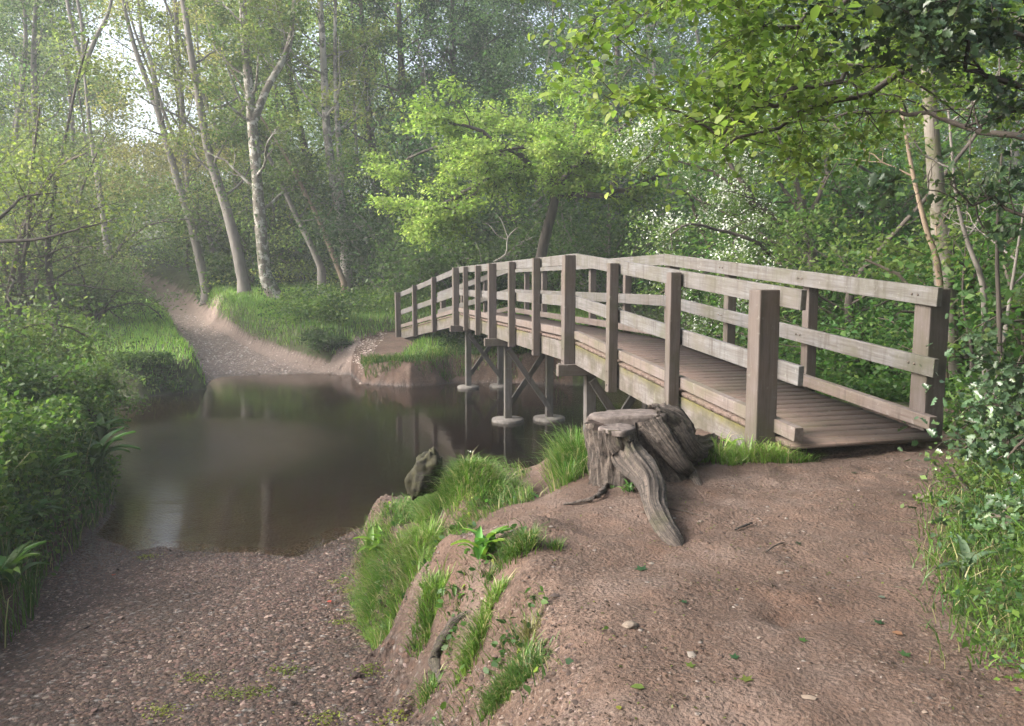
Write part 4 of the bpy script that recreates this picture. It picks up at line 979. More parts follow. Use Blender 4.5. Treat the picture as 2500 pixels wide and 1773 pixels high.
tree('oak_tree', 'oak with dark twisting limbs reaching in over the left edge of the picture', [(-130, 900), (-110, 700), (-90, 560), (-70, 420)], 15, .07, B_DARK, ((.13, .18, .04), (.24, .27, .06)), top=7.5,
     stems=[[(-90, 560), (-20, 545), (30, 505), (60, 480), (150, 470)], [(-90, 600), (0, 590), (90, 585), (190, 560), (250, 545)], ], n1=9, len1=1.6, leaves=3, size=.07, t0=.35, seed=72, spread=.28)
# shrubs of the middle distance behind the bridge
MS = [('holly_bush', 'dark holly bush behind the far end of the bridge', (-4.6, 30.5), 1.5, 3.4, 12000, .10, ((.025, .05, .018), (.05, .085, .028))),
      ('hazel_thicket', 'green thicket left of the bright tree trunk', (-1.8, 29.0), 2.0, 4.0, 18000, .11, ((.045, .085, .022), (.09, .14, .035))),
      ('hazel_thicket', 'green thicket right of the bright tree trunk', (3.2, 28.5), 2.2, 4.6, 18000, .11, ((.045, .085, .025), (.085, .14, .038))),
      ('bramble_thicket', 'low twiggy brown-green thicket above the middle of the right-hand top rail', (4.0, 22.4), 1.5, 1.9, 6500, .075, ((.05, .065, .03), (.08, .11, .04))),
      ('hazel_thicket', 'tall thicket behind the bright tree, its top above the crown', (1.5, 33.0), 3.0, 8.5, 26000, .14, ((.035, .07, .03), (.07, .12, .045))),
      ('hazel_thicket', 'dark thicket between the pale birch and the bright tree', (-5.0, 33.0), 2.2, 5.0, 16000, .12, ((.03, .06, .02), (.07, .115, .03))),
      ('hazel_thicket', 'thicket of hazel behind the lichen covered tree', (-10.2, 36.0), 2.6, 5.5, 16000, .13, ((.045, .08, .022), (.11, .15, .04))),
      ('hazel_thicket', 'light green thicket overhanging the right side of the far track', (-12.4, 40.0), 2.2, 4.8, 14000, .13, ((.05, .085, .022), (.13, .17, .045)))]
for i, (nm, lab, c, r, h, n, s, cols) in enumerate(MS):
    bush(nm, lab, c, r, n, s, cols, 150 + i, stems=12, h=h, arch=.3, spread=.2, up=.5, bark=B_GREY)

# ------------------------------------------------------------------ grass
def blades(name, label, x, y, h, w, cols, rs, lean=.5, kind='stuff', m=None, parent=None, dirs=None, extra=None, cat='grass'):
    n = len(x); z = height(x, y) - .01; az = rs.rand(n) * 6.283 if dirs is None else dirs + rs.normal(size=n) * .5
    hh = h * rs.uniform(.35, 1.25, n); ww = w * rs.uniform(.7, 1.3, n); ln = hh * lean * rs.uniform(.2, 1.5, n)
    dx, dy = np.cos(az), np.sin(az); sa = az + math.pi / 2 + rs.normal(size=n) * .5; sx, sy = np.cos(sa) * ww / 2, np.sin(sa) * ww / 2
    V = np.zeros((n, 7, 3)); lv = [(0, 0, 1), (.42, .16, .9), (.8, .55, .6), (1.0, 1.05, 0)]
    curl = rs.uniform(.75, 1.0, n)
    for q, (a, b, c) in enumerate(lv):
        cx_, cy_, cz = x + dx * ln * b, y + dy * ln * b, z + hh * (a if q < 3 else curl * a * .96)
        if q < 3:
            V[:, q * 2, 0] = cx_ - sx * c; V[:, q * 2, 1] = cy_ - sy * c; V[:, q * 2 + 1, 0] = cx_ + sx * c; V[:, q * 2 + 1, 1] = cy_ + sy * c
            V[:, q * 2, 2] = V[:, q * 2 + 1, 2] = cz
        else: V[:, 6, 0], V[:, 6, 1], V[:, 6, 2] = cx_, cy_, cz
    b0 = (np.arange(n) * 7)[:, None, None]
    Fq = (np.array([(0, 1, 3, 2), (2, 3, 5, 4)])[None] + b0).reshape(-1, 4); Ft = (np.array([(4, 5, 6)])[None] + b0).reshape(-1, 3)
    pos = np.stack([x, y, z], 1)
    me = mesh_from(name, V.reshape(-1, 3), [Fq, Ft], m or M_GRASS, tint=np.repeat(tints(rs, pos, *cols, sc=.25), 7, 0))
    o = obj(name, me, parent)
    if kind: tag(o, label, cat, kind=kind)
    return o
GR = ((.07, .145, .022), (.16, .26, .045), (.32, .29, .15))
GRD = ((.045, .10, .02), (.10, .17, .03), (.27, .24, .12))
def sample_ell(rs, c, rx, ry, n, rot=0):
    a = rs.rand(n) * 6.283; q = np.sqrt(rs.rand(n)); x = rx * q * np.cos(a); y = ry * q * np.sin(a)
    return c[0] + x * math.cos(rot) - y * math.sin(rot), c[1] + x * math.sin(rot) + y * math.cos(rot)
rs = np.random.RandomState(90)
# tussock on the near bank: (px, py, z) centre, radii, count, blade height
TUFTS = [((-.33, 6.0), 0, .30, .24, 7000, .15, GR), ((-.06, 5.95), 0, .12, .15, 1500, .10, GR), ((1030, 1350), 0, .10, .10, 1800, .17, GR), ((905, 1360), 0, .08, .08, 900, .15, GR),
         ((1280, 1335), 0, .15, .07, 1500, .09, GRD), ((1050, 1520), 0, .07, .06, 1100, .11, GR), ((1165, 1580), 0, .06, .05, 1000, .11, GR), ((1210, 1460), 0, .04, .04, 300, .08, GR),
         ((1240, 1690), 0, .08, .08, 2000, .08, GRD), ((1300, 1650), 0, .06, .05, 600, .07, GRD), ((1050, 1690), 0, .05, .05, 260, .08, GR), ((1290, 1560), 0, .04, .04, 260, .07, ((.12, .12, .05), (.2, .18, .09), (.2, .2, .06)))]
def tussock(label, c, rx, ry, n, h, cols, rs, w=.0055, lean=.8):
    # several small clumps, each fanning outwards, thinning at the rim
    m = max(5, int(n / 130)); q = rs.normal(size=(m, 2)) * .52; k = rs.randint(0, m, n); r = np.abs(rs.normal(size=n)); a = rs.rand(n) * 6.283
    cs = .32 * min(rx, ry) + .012
    x = c[0] + q[k, 0] * rx + np.cos(a) * r * cs; y = c[1] + q[k, 1] * ry + np.sin(a) * r * cs
    hs = h * (1.15 - .45 * np.clip(np.hypot(q[k, 0], q[k, 1]), 0, 1.3)) * np.exp(rs.normal(size=m) * .16)[k]
    zz = height(x, y); zc = height(np.array([c[0]]), np.array([c[1]]))[0]; kk = np.abs(zz - zc) < .19 + .06 * rs.rand(n)
    blades('grass', label, x[kk], y[kk], hs[kk], w, cols, rs, lean=lean, dirs=a[kk])
for c, z0, rx, ry, n, h, cols in TUFTS:
    tussock('fresh grass growing on the eroded near bank between gravel and path', hit(c[0], c[1]) if c[1] > 100 else c, rx, ry, n, h, cols, rs)
p = G(1425, 1150, 1.4); tussock('long bright grass against the left side of the stump', (p[0] - .03, p[1] + .15), .17, .40, 3800, .25, GR, rs)
for (a, b, z0, rx, ry, n, h) in [(1850, 1115, 1.48, .36, .10, 1700, .13), (1755, 1105, 1.48, .16, .12, 500, .15), (1690, 1010, 1.5, .10, .2, 500, .22), (1925, 1120, 1.48, .18, .06, 500, .09)]:
    p = G(a, b, z0); tussock('grass tuft at the foot of the nearest bridge post', p, rx, ry, n, h, GR, rs)
def sward(label, x0, x1, y0, y1, n, mask, h, cols, rs, weeds=0, w=.0055):
    X_ = rs.uniform(x0, x1, n * 4); Y_ = rs.uniform(y0, y1, n * 4); e = .03
    z0 = height(X_, Y_); gx_ = (height(X_ + e, Y_) - z0) / e; gy_ = (height(X_, Y_ + e) - z0) / e
    wt_ = np.sqrt(1 + gx_ ** 2 + gy_ ** 2).clip(1, 6) / 6 * mask(X_, Y_); k = rs.rand(n * 4) < wt_
    x, y, gx_, gy_ = X_[k], Y_[k], gx_[k], gy_[k]
    cl = vnoise(x * 9, y * 9, 91)
    blades('grass', label, x, y, h * (.45 + .9 * cl), w, cols, rs, lean=1.0, dirs=np.arctan2(-gy_, -gx_))
    if weeds:
        q = rs.randint(0, len(x), weeds); pos = np.stack([x[q], y[q], height(x[q], y[q]) + rs.rand(weeds) * .06], 1) + rs.normal(size=(weeds, 3)) * .01
        o = scatter('weeds', pos, .034, LEAF_OVAL, M_LEAF, tints(rs, pos, (.035, .085, .025), (.09, .17, .035), (.2, .26, .06), sc=.2), rs, up=.35)
        tag(o, 'small broad-leaved weeds growing among the grass of the near bank', 'weeds', kind='stuff')
def hump(x, y):
    a = fbm(x * 3.1, y * 3.1, 93, 3); d = sdf(x, y, NEAR)
    m = sstep(.55, .05, (x + .62) / .95 * .5 + a * .8) * sstep(5.15, 5.5, y + a * .6) * sstep(-.05, .03, d) * sstep(7.3, 6.7, y)
    return np.clip(m * 1.3 - .1, 0, 1) * (a > -.2) * np.where((x < -.95) & (y > 6.0) & (a > -.02), .1, 1)
sward('fresh grass clothing the hump on the near bank beside the mossy stub', -1.5, .15, 5.1, 7.2, 26000, hump, .13, GR, rs, weeds=1500)
def fringe(x, y):
    a = fbm(x * 4.1, y * 4.1, 95, 3); d = sdf(x, y, NEAR); return sstep(.06, .16, a) * sstep(.05, .15, d) * sstep(.75, .5, d) * .55
sward('thin grass clinging to the crest of the eroded bank', -1.0, .4, 3.0, 5.6, 9000, fringe, .07, GRD, rs, weeds=260)
# grassy verge right
n = 52000; x = rs.uniform(1.2, 6.0, n); y = rs.uniform(1.9, 8.2, n)
dv = sdf(x, y, VEGR); k = (rs.rand(n) < sstep(-.12, .10, dv + .16 * fbm(x * 3, y * 3, 77, 3)) * np.where(y < 2.75, .0, .9)) & (np.abs(x) < y * .66 + .3)
blades('grass', 'rank grass along the verge at the right of the path', x[k], y[k], .12, .0055, GRD, rs, lean=1.0)
k = k & (rs.rand(n) < .07); blades('grass', 'long arching grass stems leaning over the right edge of the path', x[k], y[k], .20, .0065, GR, rs, lean=1.2, dirs=np.full(k.sum(), math.pi))
# left bank
n = 46000; x = rs.uniform(-12, -3.0, n); y = rs.uniform(1.5, 14.5, n); dl = sdf(x, y, LEFTB); k = (dl > -.02) & (dl < 1.6 + 3 * rs.rand(n))
blades('grass', 'tall grass and reeds on the near left bank', x[k], y[k], .42, .010, GRD, rs, lean=.6)
# the grassy point and the far bank
n = 60000; x = rs.uniform(-22, -6.5, n); y = rs.uniform(19, 36, n)
dw = sdf(x, y, WATER); pd, pw = pldist(x, y, PATHC); k = (dw < -.02) & (pd / pw > .95)
blades('grass', 'bright green grass on the point left of the ford', x[k], y[k], .20, .016, ((.15, .28, .04), (.22, .38, .06), (.26, .34, .07)), rs, lean=.6)
n = 80000; x = rs.uniform(-13, 3, n); y = rs.uniform(21, 36, n)
dw = sdf(x, y, WATER); pd, pw = pldist(x, y, PATHC); sd, sw = pldist(x, y, SPUR); d2, w2 = pldist(x, y, DIRT2)
k = ((dw < -.45) | ((dw < -.05) & (x < -5))) & (pd / pw > 1.0) & (d2 / w2 > .85) & (sd / sw > .8)
# keep left-of-track blades out: they belong to the point
cx_ = np.interp(y, [c[1] for c in PATHC], [c[0] for c in PATHC]); k &= x > cx_
blades('grass', 'green grass on the far bank right of the track', x[k], y[k], .22, .016, ((.09, .18, .03), (.15, .26, .045), (.20, .25, .06)), rs, lean=.6)

n = 7000; x = rs.uniform(-4.3, 1.4, n); y = rs.uniform(21, 22.6, n); dw = sdf(x, y, WATER); k = (dw < -.12) & (dw > -.75) & (vnoise(x * 1.6, y * 1.6, 88) > .38)
blades('grass', 'grass hanging over the cut earth of the far bank by the bridge', x[k], y[k], .24, .014, GRD, rs, lean=1.2, dirs=np.full(k.sum(), -math.pi / 2))
# ------------------------------------------------------------------ stump
def n3(v, s, o=3):
    r = 0; a = 1
    for i in range(o): r += a * mnoise.noise(Vector(v) * s * 2 ** i); a *= .5
    return r
def stump():
    C0 = G(1560, 1190, 1.42); cx_, cy_ = C0[0] + .01, C0[1] + .30
    zg = hz(cx_, cy_)
    root = empty('tree_stump', (cx_, cy_, zg), 'old grey sawn tree stump with splayed roots, half rotted open, beside the bridge', 'tree stump')
    # outer shell
    nT, nH = 120, 26; V = []; F = []; WU = []
    roots = [(-1.9, .05, .34), (-.30, .16, .36), (.75, .10, .5), (2.2, .08, .5), (3.3, .03, .5), (-2.4, .03, .4)]
    hgt = .37
    for j in range(nH + 1):
        h = j / nH
        for i in range(nT):
            a = 2 * math.pi * i / nT - math.pi
            r = .185 + .02 * math.sin(a * 2 + .6)
            for (ra, amp, wd) in roots:
                da = (a - ra + math.pi) % (2 * math.pi) - math.pi
                r += amp * math.exp(-(da / wd) ** 2) * (1 - h) ** 2.4 + .035 * math.exp(-(da / wd) ** 2)
            cav = math.exp(-((a + .98) / .33) ** 4)            # rotten hollow between the two front roots
            r -= cav * (r - .07)
            p = Vector((math.cos(a) * r * 1.12, math.sin(a) * r, h * hgt))
            # vertical fibre ridges
            r2 = 1 + .15 * n3((math.cos(a) * 3.4, math.sin(a) * 3.4, h * .5), 2.6, 4) + .05 * n3((math.cos(a) * 9, math.sin(a) * 9, h * 1.2), 2, 3)
            top = hgt - .045 * (1 if -2.6 < a < -1.05 else 0) + .012 * n3((p.x * 8, p.y * 8, 1), 1)
            V.append((cx_ + p.x * r2 - .05 * h, cy_ + p.y * r2 + .03 * h, zg - .06 + (top + .06) * h))
            WU.append((h * hgt + r * .5, math.cos(a) * 1.0, math.sin(a) * 1.0))
    for j in range(nH):
        for i in range(nT):
            F.append((j * nT + i, j * nT + (i + 1) % nT, (j + 1) * nT + (i + 1) % nT, (j + 1) * nT + i))
    obj('bole', mesh_from('bole', np.array(V), np.array(F), M_STUMP, smooth=True, wuv=np.array(WU)), root)
    # inside of the hollow and the sawn top
    top = [V[nH * nT + i] for i in range(nT)]
    VV = [(cx_, cy_, zg + hgt - .05)] + [(x, y, z - .002) for x, y, z in top]; FF = [(0, 1 + i, 1 + (i + 1) % nT) for i in range(nT)]
    obj('rotten_top', mesh_from('rotten_top', np.array(VV), np.array(FF), M_ROT), root)
    def slab(name, pts, z, th, m, seed, tilt=(0, 0)):
        # rough sawn plate with an uneven edge
        P = smooth_path(pts + [pts[0]], len(pts) * 8)[:-1]; k = len(P); r = random.Random(seed)
        c = P.mean(0)[:2]; V = []; F = []
        rings = 6
        for lv, (f0, dz) in enumerate([(1, -th), (1.01, -th * .4), (.995, 0)] + [(1 - q / rings, .0) for q in range(1, rings)]):
            for i, q in enumerate(P):
                e = 1 + .035 * n3((q[0] * 9, q[1] * 9, seed + lv * .2), 1.2)
                x = c[0] + (q[0] - c[0]) * f0 * (e if lv < 3 else 1); y = c[1] + (q[1] - c[1]) * f0 * (e if lv < 3 else 1)
                V.append((x, y, z + dz + (x - c[0]) * tilt[0] + (y - c[1]) * tilt[1] + (.010 * n3((x * 10, y * 4, seed), 2.2) if lv >= 2 else 0)))
        for lv in range(2 + rings - 1):
            for i in range(k): F.append((lv * k + i, lv * k + (i + 1) % k, (lv + 1) * k + (i + 1) % k, (lv + 1) * k + i))
        V.append((c[0], c[1], z)); b = (1 + rings) * k
        T = [(b + i, b + (i + 1) % k, len(V) - 1) for i in range(k)]
        me = mesh_from(name, np.array(V), [np.array(F), np.array(T)], m); return obj(name, me, root)
    slab('sawn_slab', [(cx_ - .32, cy_ + .06), (cx_ - .24, cy_ + .2), (cx_ + .02, cy_ + .27), (cx_ + .2, cy_ + .2), (cx_ + .22, cy_ + .04), (cx_ + .06, cy_ - .0), (cx_ - .18, cy_ + .01)], zg + hgt + .035, .06, M_SLAB, 3, (.04, .02))
    slab('sawn_slab', [(cx_ - .26, cy_ - .12), (cx_ - .22, cy_ - .04), (cx_ - .05, cy_ - .03), (cx_ - .01, cy_ - .11), (cx_ - .12, cy_ - .25)], zg + .352, .035, M_SLAB, 8, (.0, .05))
    def rootpiece(pts, rad, seed, m=M_STUMP, name='root', n=48, sides=40):
        P = smooth_path(pts, n); R = np.interp(np.linspace(0, 1, n), np.linspace(0, 1, len(rad)), rad)
        V, Fx = tubes([(P, R)], sides)
        out = []; wu = []
        for i, v in enumerate(V):
            s_ = i // sides; a_ = (i % sides) / sides * 6.2832; L_ = s_ / n
            k_ = .20 * n3((math.cos(a_) * 1.6 + seed, math.sin(a_) * 1.6, L_ * 1.5), 1.6, 3) + .26 * n3((math.cos(a_) * 5 + seed, math.sin(a_) * 5, L_ * 1.2), 1.3, 3)
            out.append(tuple(P[s_] + (np.array(v) - P[s_]) * (1 + k_ * 1.1))); wu.append((L_ * .7 + seed, math.cos(a_) * .45, math.sin(a_) * .45))
        V = np.array(out)
        caps = [tuple(range(sides - 1, -1, -1))]
        return obj(name, mesh_from(name, V, Fx, m, smooth=True, wuv=np.array(wu)), root)
    def g(px, py, dz=0.0, z=1.42): q = hit(px, py); return (q[0], q[1], hz(q[0], q[1]) + dz)
    a = g(1600, 1260, .04); b = g(1640, 1320, .0); 
    rootpiece([(cx_ - .13, cy_ - .12, zg + .335), (cx_ - .125, cy_ - .135, zg + .26), (cx_ - .06, cy_ - .20, zg + .17), ((cx_ + a[0]) / 2 + .02, (cy_ - .2 + a[1]) / 2, zg + .10), a, b, (b[0] + .05, b[1] - .07, b[2] - .06)], [.10, .105, .10, .08, .06, .05, .02], 1)
    c = g(1690, 1170, .03); d = g(1712, 1188, -.02)
    rootpiece([(cx_ + .10, cy_ - .04, zg + .37), (cx_ + .17, cy_ - .10, zg + .27), (cx_ + .28, cy_ - .14, zg + .12), c, d], [.085, .08, .06, .036, .012], 5)
    e = g(1740, 1082, .03)
    rootpiece([(cx_ + .12, cy_ + .15, zg + .34), (cx_ + .28, cy_ + .18, zg + .30), (cx_ + .42, cy_ + .2, zg + .13), e], [.12, .12, .10, .05], 9)
    return root
stump()
# mossy root plate standing on the near bank
def mossy_log():
    c = D(1040, 1150, 6.15); zg = c[2] - .13
    V = []; F = []; nU, nV = 44, 30
    for j in range(nV + 1):
        for i in range(nU):
            a = 2 * math.pi * i / nU; b = math.pi * j / nV
            x = math.sin(b) * math.cos(a); y = math.sin(b) * math.sin(a); z = math.cos(b)
            s = 1 + .30 * n3((x * 1.3 + 4, y * 1.3, z * 1.3), 1.4, 4)
            wx = .145 * (1 - .25 * max(z, 0)) * (1 if x > 0 else .8); 
            V.append((c[0] + x * wx * s + .05 * z - .01, c[1] + y * .11 * s, zg + .11 + z * .17 * s))
    for j in range(nV):
        for i in range(nU): F.append((j * nU + i, (j + 1) * nU + i, (j + 1) * nU + (i + 1) % nU, j * nU + (i + 1) % nU))
    o = obj('mossy_log', mesh_from('mossy_log', np.array(V), np.array(F), M_MOSSLOG, smooth=True))
    tag(o, 'short upright stub of dead wood covered in moss, on the grassy hump by the water', 'log')
mossy_log()
def loose_root(name, label, pts, rad, m, seed, cat='root', n=30, sides=12, rough=.3):
    P = smooth_path(pts, n); rs = np.random.RandomState(seed)
    P = P + np.cumsum(rs.normal(size=P.shape) * .002, 0)
    R = np.interp(np.linspace(0, 1, n), np.linspace(0, 1, len(rad)), rad)
    V, Fx = tubes([(P, R)], sides)
    V = np.array([tuple(np.array(v) + (np.array(v) - P[i // sides]) * rough * 1.4 * n3((math.cos(i % sides / sides * 6.283) + seed, math.sin(i % sides / sides * 6.283), (i // sides) * .12), 1.7)) for i, v in enumerate(V)])
    wu = np.array([((i // sides) / n * .7 + seed, math.cos(i % sides / sides * 6.283) * .2, math.sin(i % sides / sides * 6.283) * .2) for i in range(len(V))])
    o = obj(name, mesh_from(name, V, Fx, m, smooth=True, wuv=wu)); tag(o, label, cat); return o
def gg(px, py, z, dz=0.0): q = hit(px, py); return (q[0], q[1], hz(q[0], q[1]) + dz)
loose_root('exposed_root', 'thick gnarled root bared by erosion down the bank edge, left of the path', [gg(1150, 1490, 1.2, -.02), gg(1110, 1530, 1.1, .03), gg(1080, 1580, 1.05, .03), gg(1065, 1625, 1, .02), gg(1085, 1665, 1, -.02)], [.010, .020, .028, .032, .015], M_STUMP, 3)
loose_root('exposed_root', 'thin root snaking across the path left of the stump', [gg(1375, 1235, 1.38, .0), gg(1450, 1225, 1.4, .012), gg(1480, 1195, 1.4, .015), gg(1500, 1170, 1.4, .0)], [.006, .016, .018, .012], M_STUMP, 5)
for i, (lab, a, b, z, r) in enumerate([
    ('short dark broken stick lying on the path right of the stump root', (1795, 1298), (1838, 1284), 1.43, .008),
    ('thin forked twig on the middle of the path', (1870, 1352), (1918, 1328), 1.43, .0045),
    ('long thin twig lying across the dirt below the stump', (1600, 1240), (1700, 1262), 1.43, .003),
    ('thin pale twig near the lower middle of the path', (1590, 1430), (1650, 1448), 1.43, .003),
    ('dark twig lying on the gravel close to the bottom left', (160, 1560), (235, 1520), .25, .006)]):
    A, B = gg(*a, z, r), gg(*b, z, r); M_ = ((A[0] + B[0]) / 2 + .01, (A[1] + B[1]) / 2 + .015, (A[2] + B[2]) / 2 + .004)
    loose_root('stick', lab, [A, M_, B], [r * .8, r, r * .5], B_DARK, 20 + i, cat='stick', n=10, sides=6)
# pale dead branch behind the bridge
rs = np.random.RandomState(8)
tw = []
P0 = px_path([(1205, 640), (1235, 620), (1240, 580), (1265, 555)], 27, 10); P1 = px_path([(1240, 585), (1215, 575), (1195, 550), (1180, 545)], 27, 8); P2 = px_path([(1240, 580), (1225, 540), (1210, 520)], 27, 8); P3 = px_path([(1175, 640), (1170, 610), (1160, 590)], 27, 8)
for P, r in ((P0, .035), (P1, .022), (P2, .018), (P3, .018)): tw.append((P, np.linspace(r, r * .4, len(P))))
V, Fx = tubes(tw, 6); o = obj('dead_branch', mesh_from('dead_branch', V, Fx, B_PALE, smooth=True)); tag(o, 'bleached bare branch standing in the green thicket above the far part of the bridge', 'branch')

# sandy stone right of the path
def rock(name, label, c, s, m, seed, cat='stone'):
    b = bmesh.new(); bmesh.ops.create_icosphere(b, subdivisions=4, radius=1)
    for v in b.verts:
        p = v.co.copy(); k = 1 + .28 * n3((p.x + seed, p.y, p.z), 1.2, 4)
        v.co = Vector((p.x * s[0] * k, p.y * s[1] * k, p.z * s[2] * k))
    me = bpy.data.meshes.new(name); b.to_mesh(me); b.free(); me.materials.append(m)
    for p in me.polygons: p.use_smooth = True
    o = obj(name, me); o.location = c; tag(o, label, cat); return o
q = gg(2300, 1222, 1.46); rock('flat_stone', 'flat pale sandy stone sunk in the path edge by the right-hand grass', (q[0] + .02, q[1], q[2] - .005), (.15, .16, .03), M_ROCK, 3)
for i, (lab, px, py, z, s, mm) in enumerate([
    ('dark rounded cobble on the gravel below the eroded bank', 866, 1654, .45, .028, M_ROT), ('dark cobble lying at the bottom edge of the gravel', 708, 1722, .5, .02, M_ROT),
    ('small pale pebble alone on the open path', 1905, 1400, 1.43, .012, M_ROCK), ('pinkish pebble on the path nearest the stump root', 1710, 1275, 1.43, .012, M_ROCK), ('flat pale pebble on the dirt in the lower middle', 1540, 1530, 1.43, .024, M_ROCK)]):
    q = gg(px, py, z, s * .2); rock('pebble', lab, q, (s * 1.3, s, s * .6), mm, 30 + i, 'pebble')

# ------------------------------------------------------------------ gravel stones
def stones(name, label, x, y, size, rs, c1, c2, c3):
    z = height(x, y); pos = np.stack([x, y, z], 1); n = len(x)
    T, F = LEAF_STONE; a = rs.rand(n) * 6.283; s = size * np.exp((rs.normal(size=n) * .5).clip(-1, 1.1))
    sc = np.stack([s * rs.uniform(.8, 1.4, n), s * rs.uniform(.7, 1.1, n), s * rs.uniform(.5, .9, n)], 1)
    L = T[None] * sc[:, None]; ca, sa = np.cos(a)[:, None], np.sin(a)[:, None]
    tl = rs.normal(size=(n, 1)) * .25
    V = np.stack([L[..., 0] * ca - L[..., 1] * sa, L[..., 0] * sa + L[..., 1] * ca, L[..., 2] + L[..., 0] * tl], 2) + pos[:, None]
    FF = (F[None] + (np.arange(n) * len(T))[:, None, None]).reshape(-1, 3)
    o = obj(name, mesh_from(name, V.reshape(-1, 3), FF, M_PEBBLE, tint=np.repeat(tints(rs, pos, c1, c2, c3, sc=.02), len(T), 0)))
    tag(o, label, 'gravel', kind='stuff')
rs = np.random.RandomState(44)
n = 85000; y = 3.0 + 6.4 * rs.rand(n) ** .8; x = rs.uniform(-4.6, 0.0, n)
k = (sdf(x, y, NEAR) < .05) & (sdf(x, y, LEFTB) < .05) & (sdf(x, y, WATER) < .5) & (fbm(x * 1.1, y * 1.1, 12, 4) + .10 * sstep(7.0, 8.6, y) > -.02 - .22 * rs.rand(n)) & (x > -y * .66)
stones('gravel', 'wet brown river gravel of the near ford', x[k], y[k], .0145, rs, (.034, .019, .013), (.098, .058, .041), (.16, .115, .09))
n = 9000; x = rs.uniform(-1, 4, n); y = rs.uniform(2.0, 8.0, n); k = (sdf(x, y, NEAR) > .1) & (sdf(x, y, VEGR) < .1) & (fbm(x * 1.3, y * 1.3, 14, 4) > .04 - .16 * rs.rand(n))
stones('grit', 'scattered grit and small stones on the trodden path', x[k], y[k], .0065, rs, (.035, .024, .018), (.11, .076, .058), (.16, .13, .105))
n = 320; x = rs.uniform(-.5, 3.6, n); y = rs.uniform(2.2, 7.5, n); k = (sdf(x, y, NEAR) > .2) & (sdf(x, y, VEGR) < 0)
stones('pebbles', 'loose half-buried pebbles scattered over the trodden path', x[k], y[k], .017, rs, (.05, .035, .028), (.13, .095, .075), (.17, .14, .12))
n = 52000; x = rs.uniform(-17, -3.8, n); y = rs.uniform(21, 33, n); pd, pw = pldist(x, y, PATHC); k = (masks(x, y)[0] < .4) & (sdf(x, y, WATER) < .05)
stones('gravel', 'pale gravel of the far ford and track', x[k], y[k], .034, rs, (.2, .15, .125), (.34, .27, .23), (.4, .35, .31))
n = 60000; x = rs.uniform(-1.7, .6, n); y = rs.uniform(2.6, 7.6, n); d = sdf(x, y, NEAR); k = (d > -.05) & (d < .6) & (fbm(x * 3, y * 3, 16, 3) > -.1)
stones('clods', 'crumbling earth clods on the face of the eroded bank', x[k], y[k], .011, rs, (.035, .022, .016), (.10, .066, .05), (.16, .12, .1))
# leaf litter crumbs and moss specks
n = 22000; x = rs.uniform(-.6, 4.5, n); y = rs.uniform(2.2, 8.5, n); k = (sdf(x, y, NEAR) > .05) & (sdf(x, y, VEGR) < .2) & (fbm(x * 1.9, y * 1.9, 15, 4) > .16 - .25 * rs.rand(n))
pos = np.stack([x[k], y[k], height(x[k], y[k]) + .006], 1)
o = scatter('leaf_litter', pos, .0135, LEAF_SIMPLE, M_LEAF, tints(rs, pos, (.035, .024, .018), (.11, .075, .05), (.10, .12, .03), p3=.12), rs, up=.9, droop=0); tag(o, 'crumbs of old leaves and bark trodden into the path', 'leaf litter', kind='stuff')
n = 1500; c = np.array([hit(a, b)[:2] for a, b in [(830, 1420), (860, 1440), (840, 1520), (560, 1700), (900, 1640), (970, 1740), (400, 1740), (480, 1660), (620, 1690), (700, 1640), (800, 1760), (360, 1360)]])
q = rs.randint(0, len(c), n); x = c[q, 0] + rs.normal(size=n) * .06; y = c[q, 1] + rs.normal(size=n) * .05; k = sdf(x, y, NEAR) < .3
pos = np.stack([x[k], y[k], height(x[k], y[k]) + .012], 1)
o = scatter('moss', pos, .016, LEAF_SIMPLE, M_LEAF, tints(rs, pos, (.10, .13, .02), (.22, .24, .04)), rs, up=.8); tag(o, 'yellow-green moss and seedlings dotted over the gravel', 'moss', kind='stuff')

T_TWIG = (np.array([(-.02, 0, 0), (.02, 0, 0), (.03, .5, .02), (-.0, 1, .0), (-.03, .5, .03)]), np.array([(0, 1, 2, 4)]))
T_TWIG = (T_TWIG[0], np.array([(0, 1, 2, 4)]))
n = 420; q = rs.rand(n); x = np.interp(q, [0, .35, .6, 1], [-3.3, -2.2, -1.9, -1.5]) + rs.normal(size=n) * .10; y = np.interp(q, [0, .35, .6, 1], [8.1, 8.05, 8.3, 8.75]) + rs.normal(size=n) * .09
pos = np.stack([x, y, np.maximum(height(x, y), 0) + .012], 1); keepm = rs.rand(n) < .3 + .7 * q; pos = pos[keepm]
o = scatter('twig_litter', pos, .12, T_TWIG, M_LEAF, tints(rs, pos, (.025, .018, .013), (.08, .06, .045), (.2, .16, .12), p3=.08), rs, up=.97, droop=0); tag(o, 'line of small twigs and bits washed up along the edge of the pool', 'twigs', kind='stuff')
# fallen leaves on the path
def star_leaf():
    V = [(0, 0, 0)]; k = 10
    for i in range(k):
        a = math.pi * 2 * i / k + .3; r = .5 if i % 2 == 0 else .24
        V.append((math.cos(a) * r, math.sin(a) * r, .07 if i % 2 == 0 else 0.0))
    return np.array(V), np.array([(0, 1 + i, 1 + (i + 1) % k) for i in range(k)])
def one_leaf(label, px, py, z, s, col, a, star=True):
    T, F = star_leaf() if star else (LEAF_OVAL[0] - [0, .5, 0], LEAF_OVAL[1]); q = gg(px, py, z, .006)
    ca, sa = math.cos(a), math.sin(a); V = np.stack([T[:, 0] * ca - T[:, 1] * sa, T[:, 0] * sa + T[:, 1] * ca, T[:, 2] + .12 * T[:, 0]], 1) * s
    me = mesh_from('fallen_leaf', V, F, M_LEAF, tint=np.tile(np.array(col, np.float32), (len(T), 1))); o = obj('fallen_leaf', me); o.location = q
    tag(o, label, 'leaf', 'leaves fallen on the path')
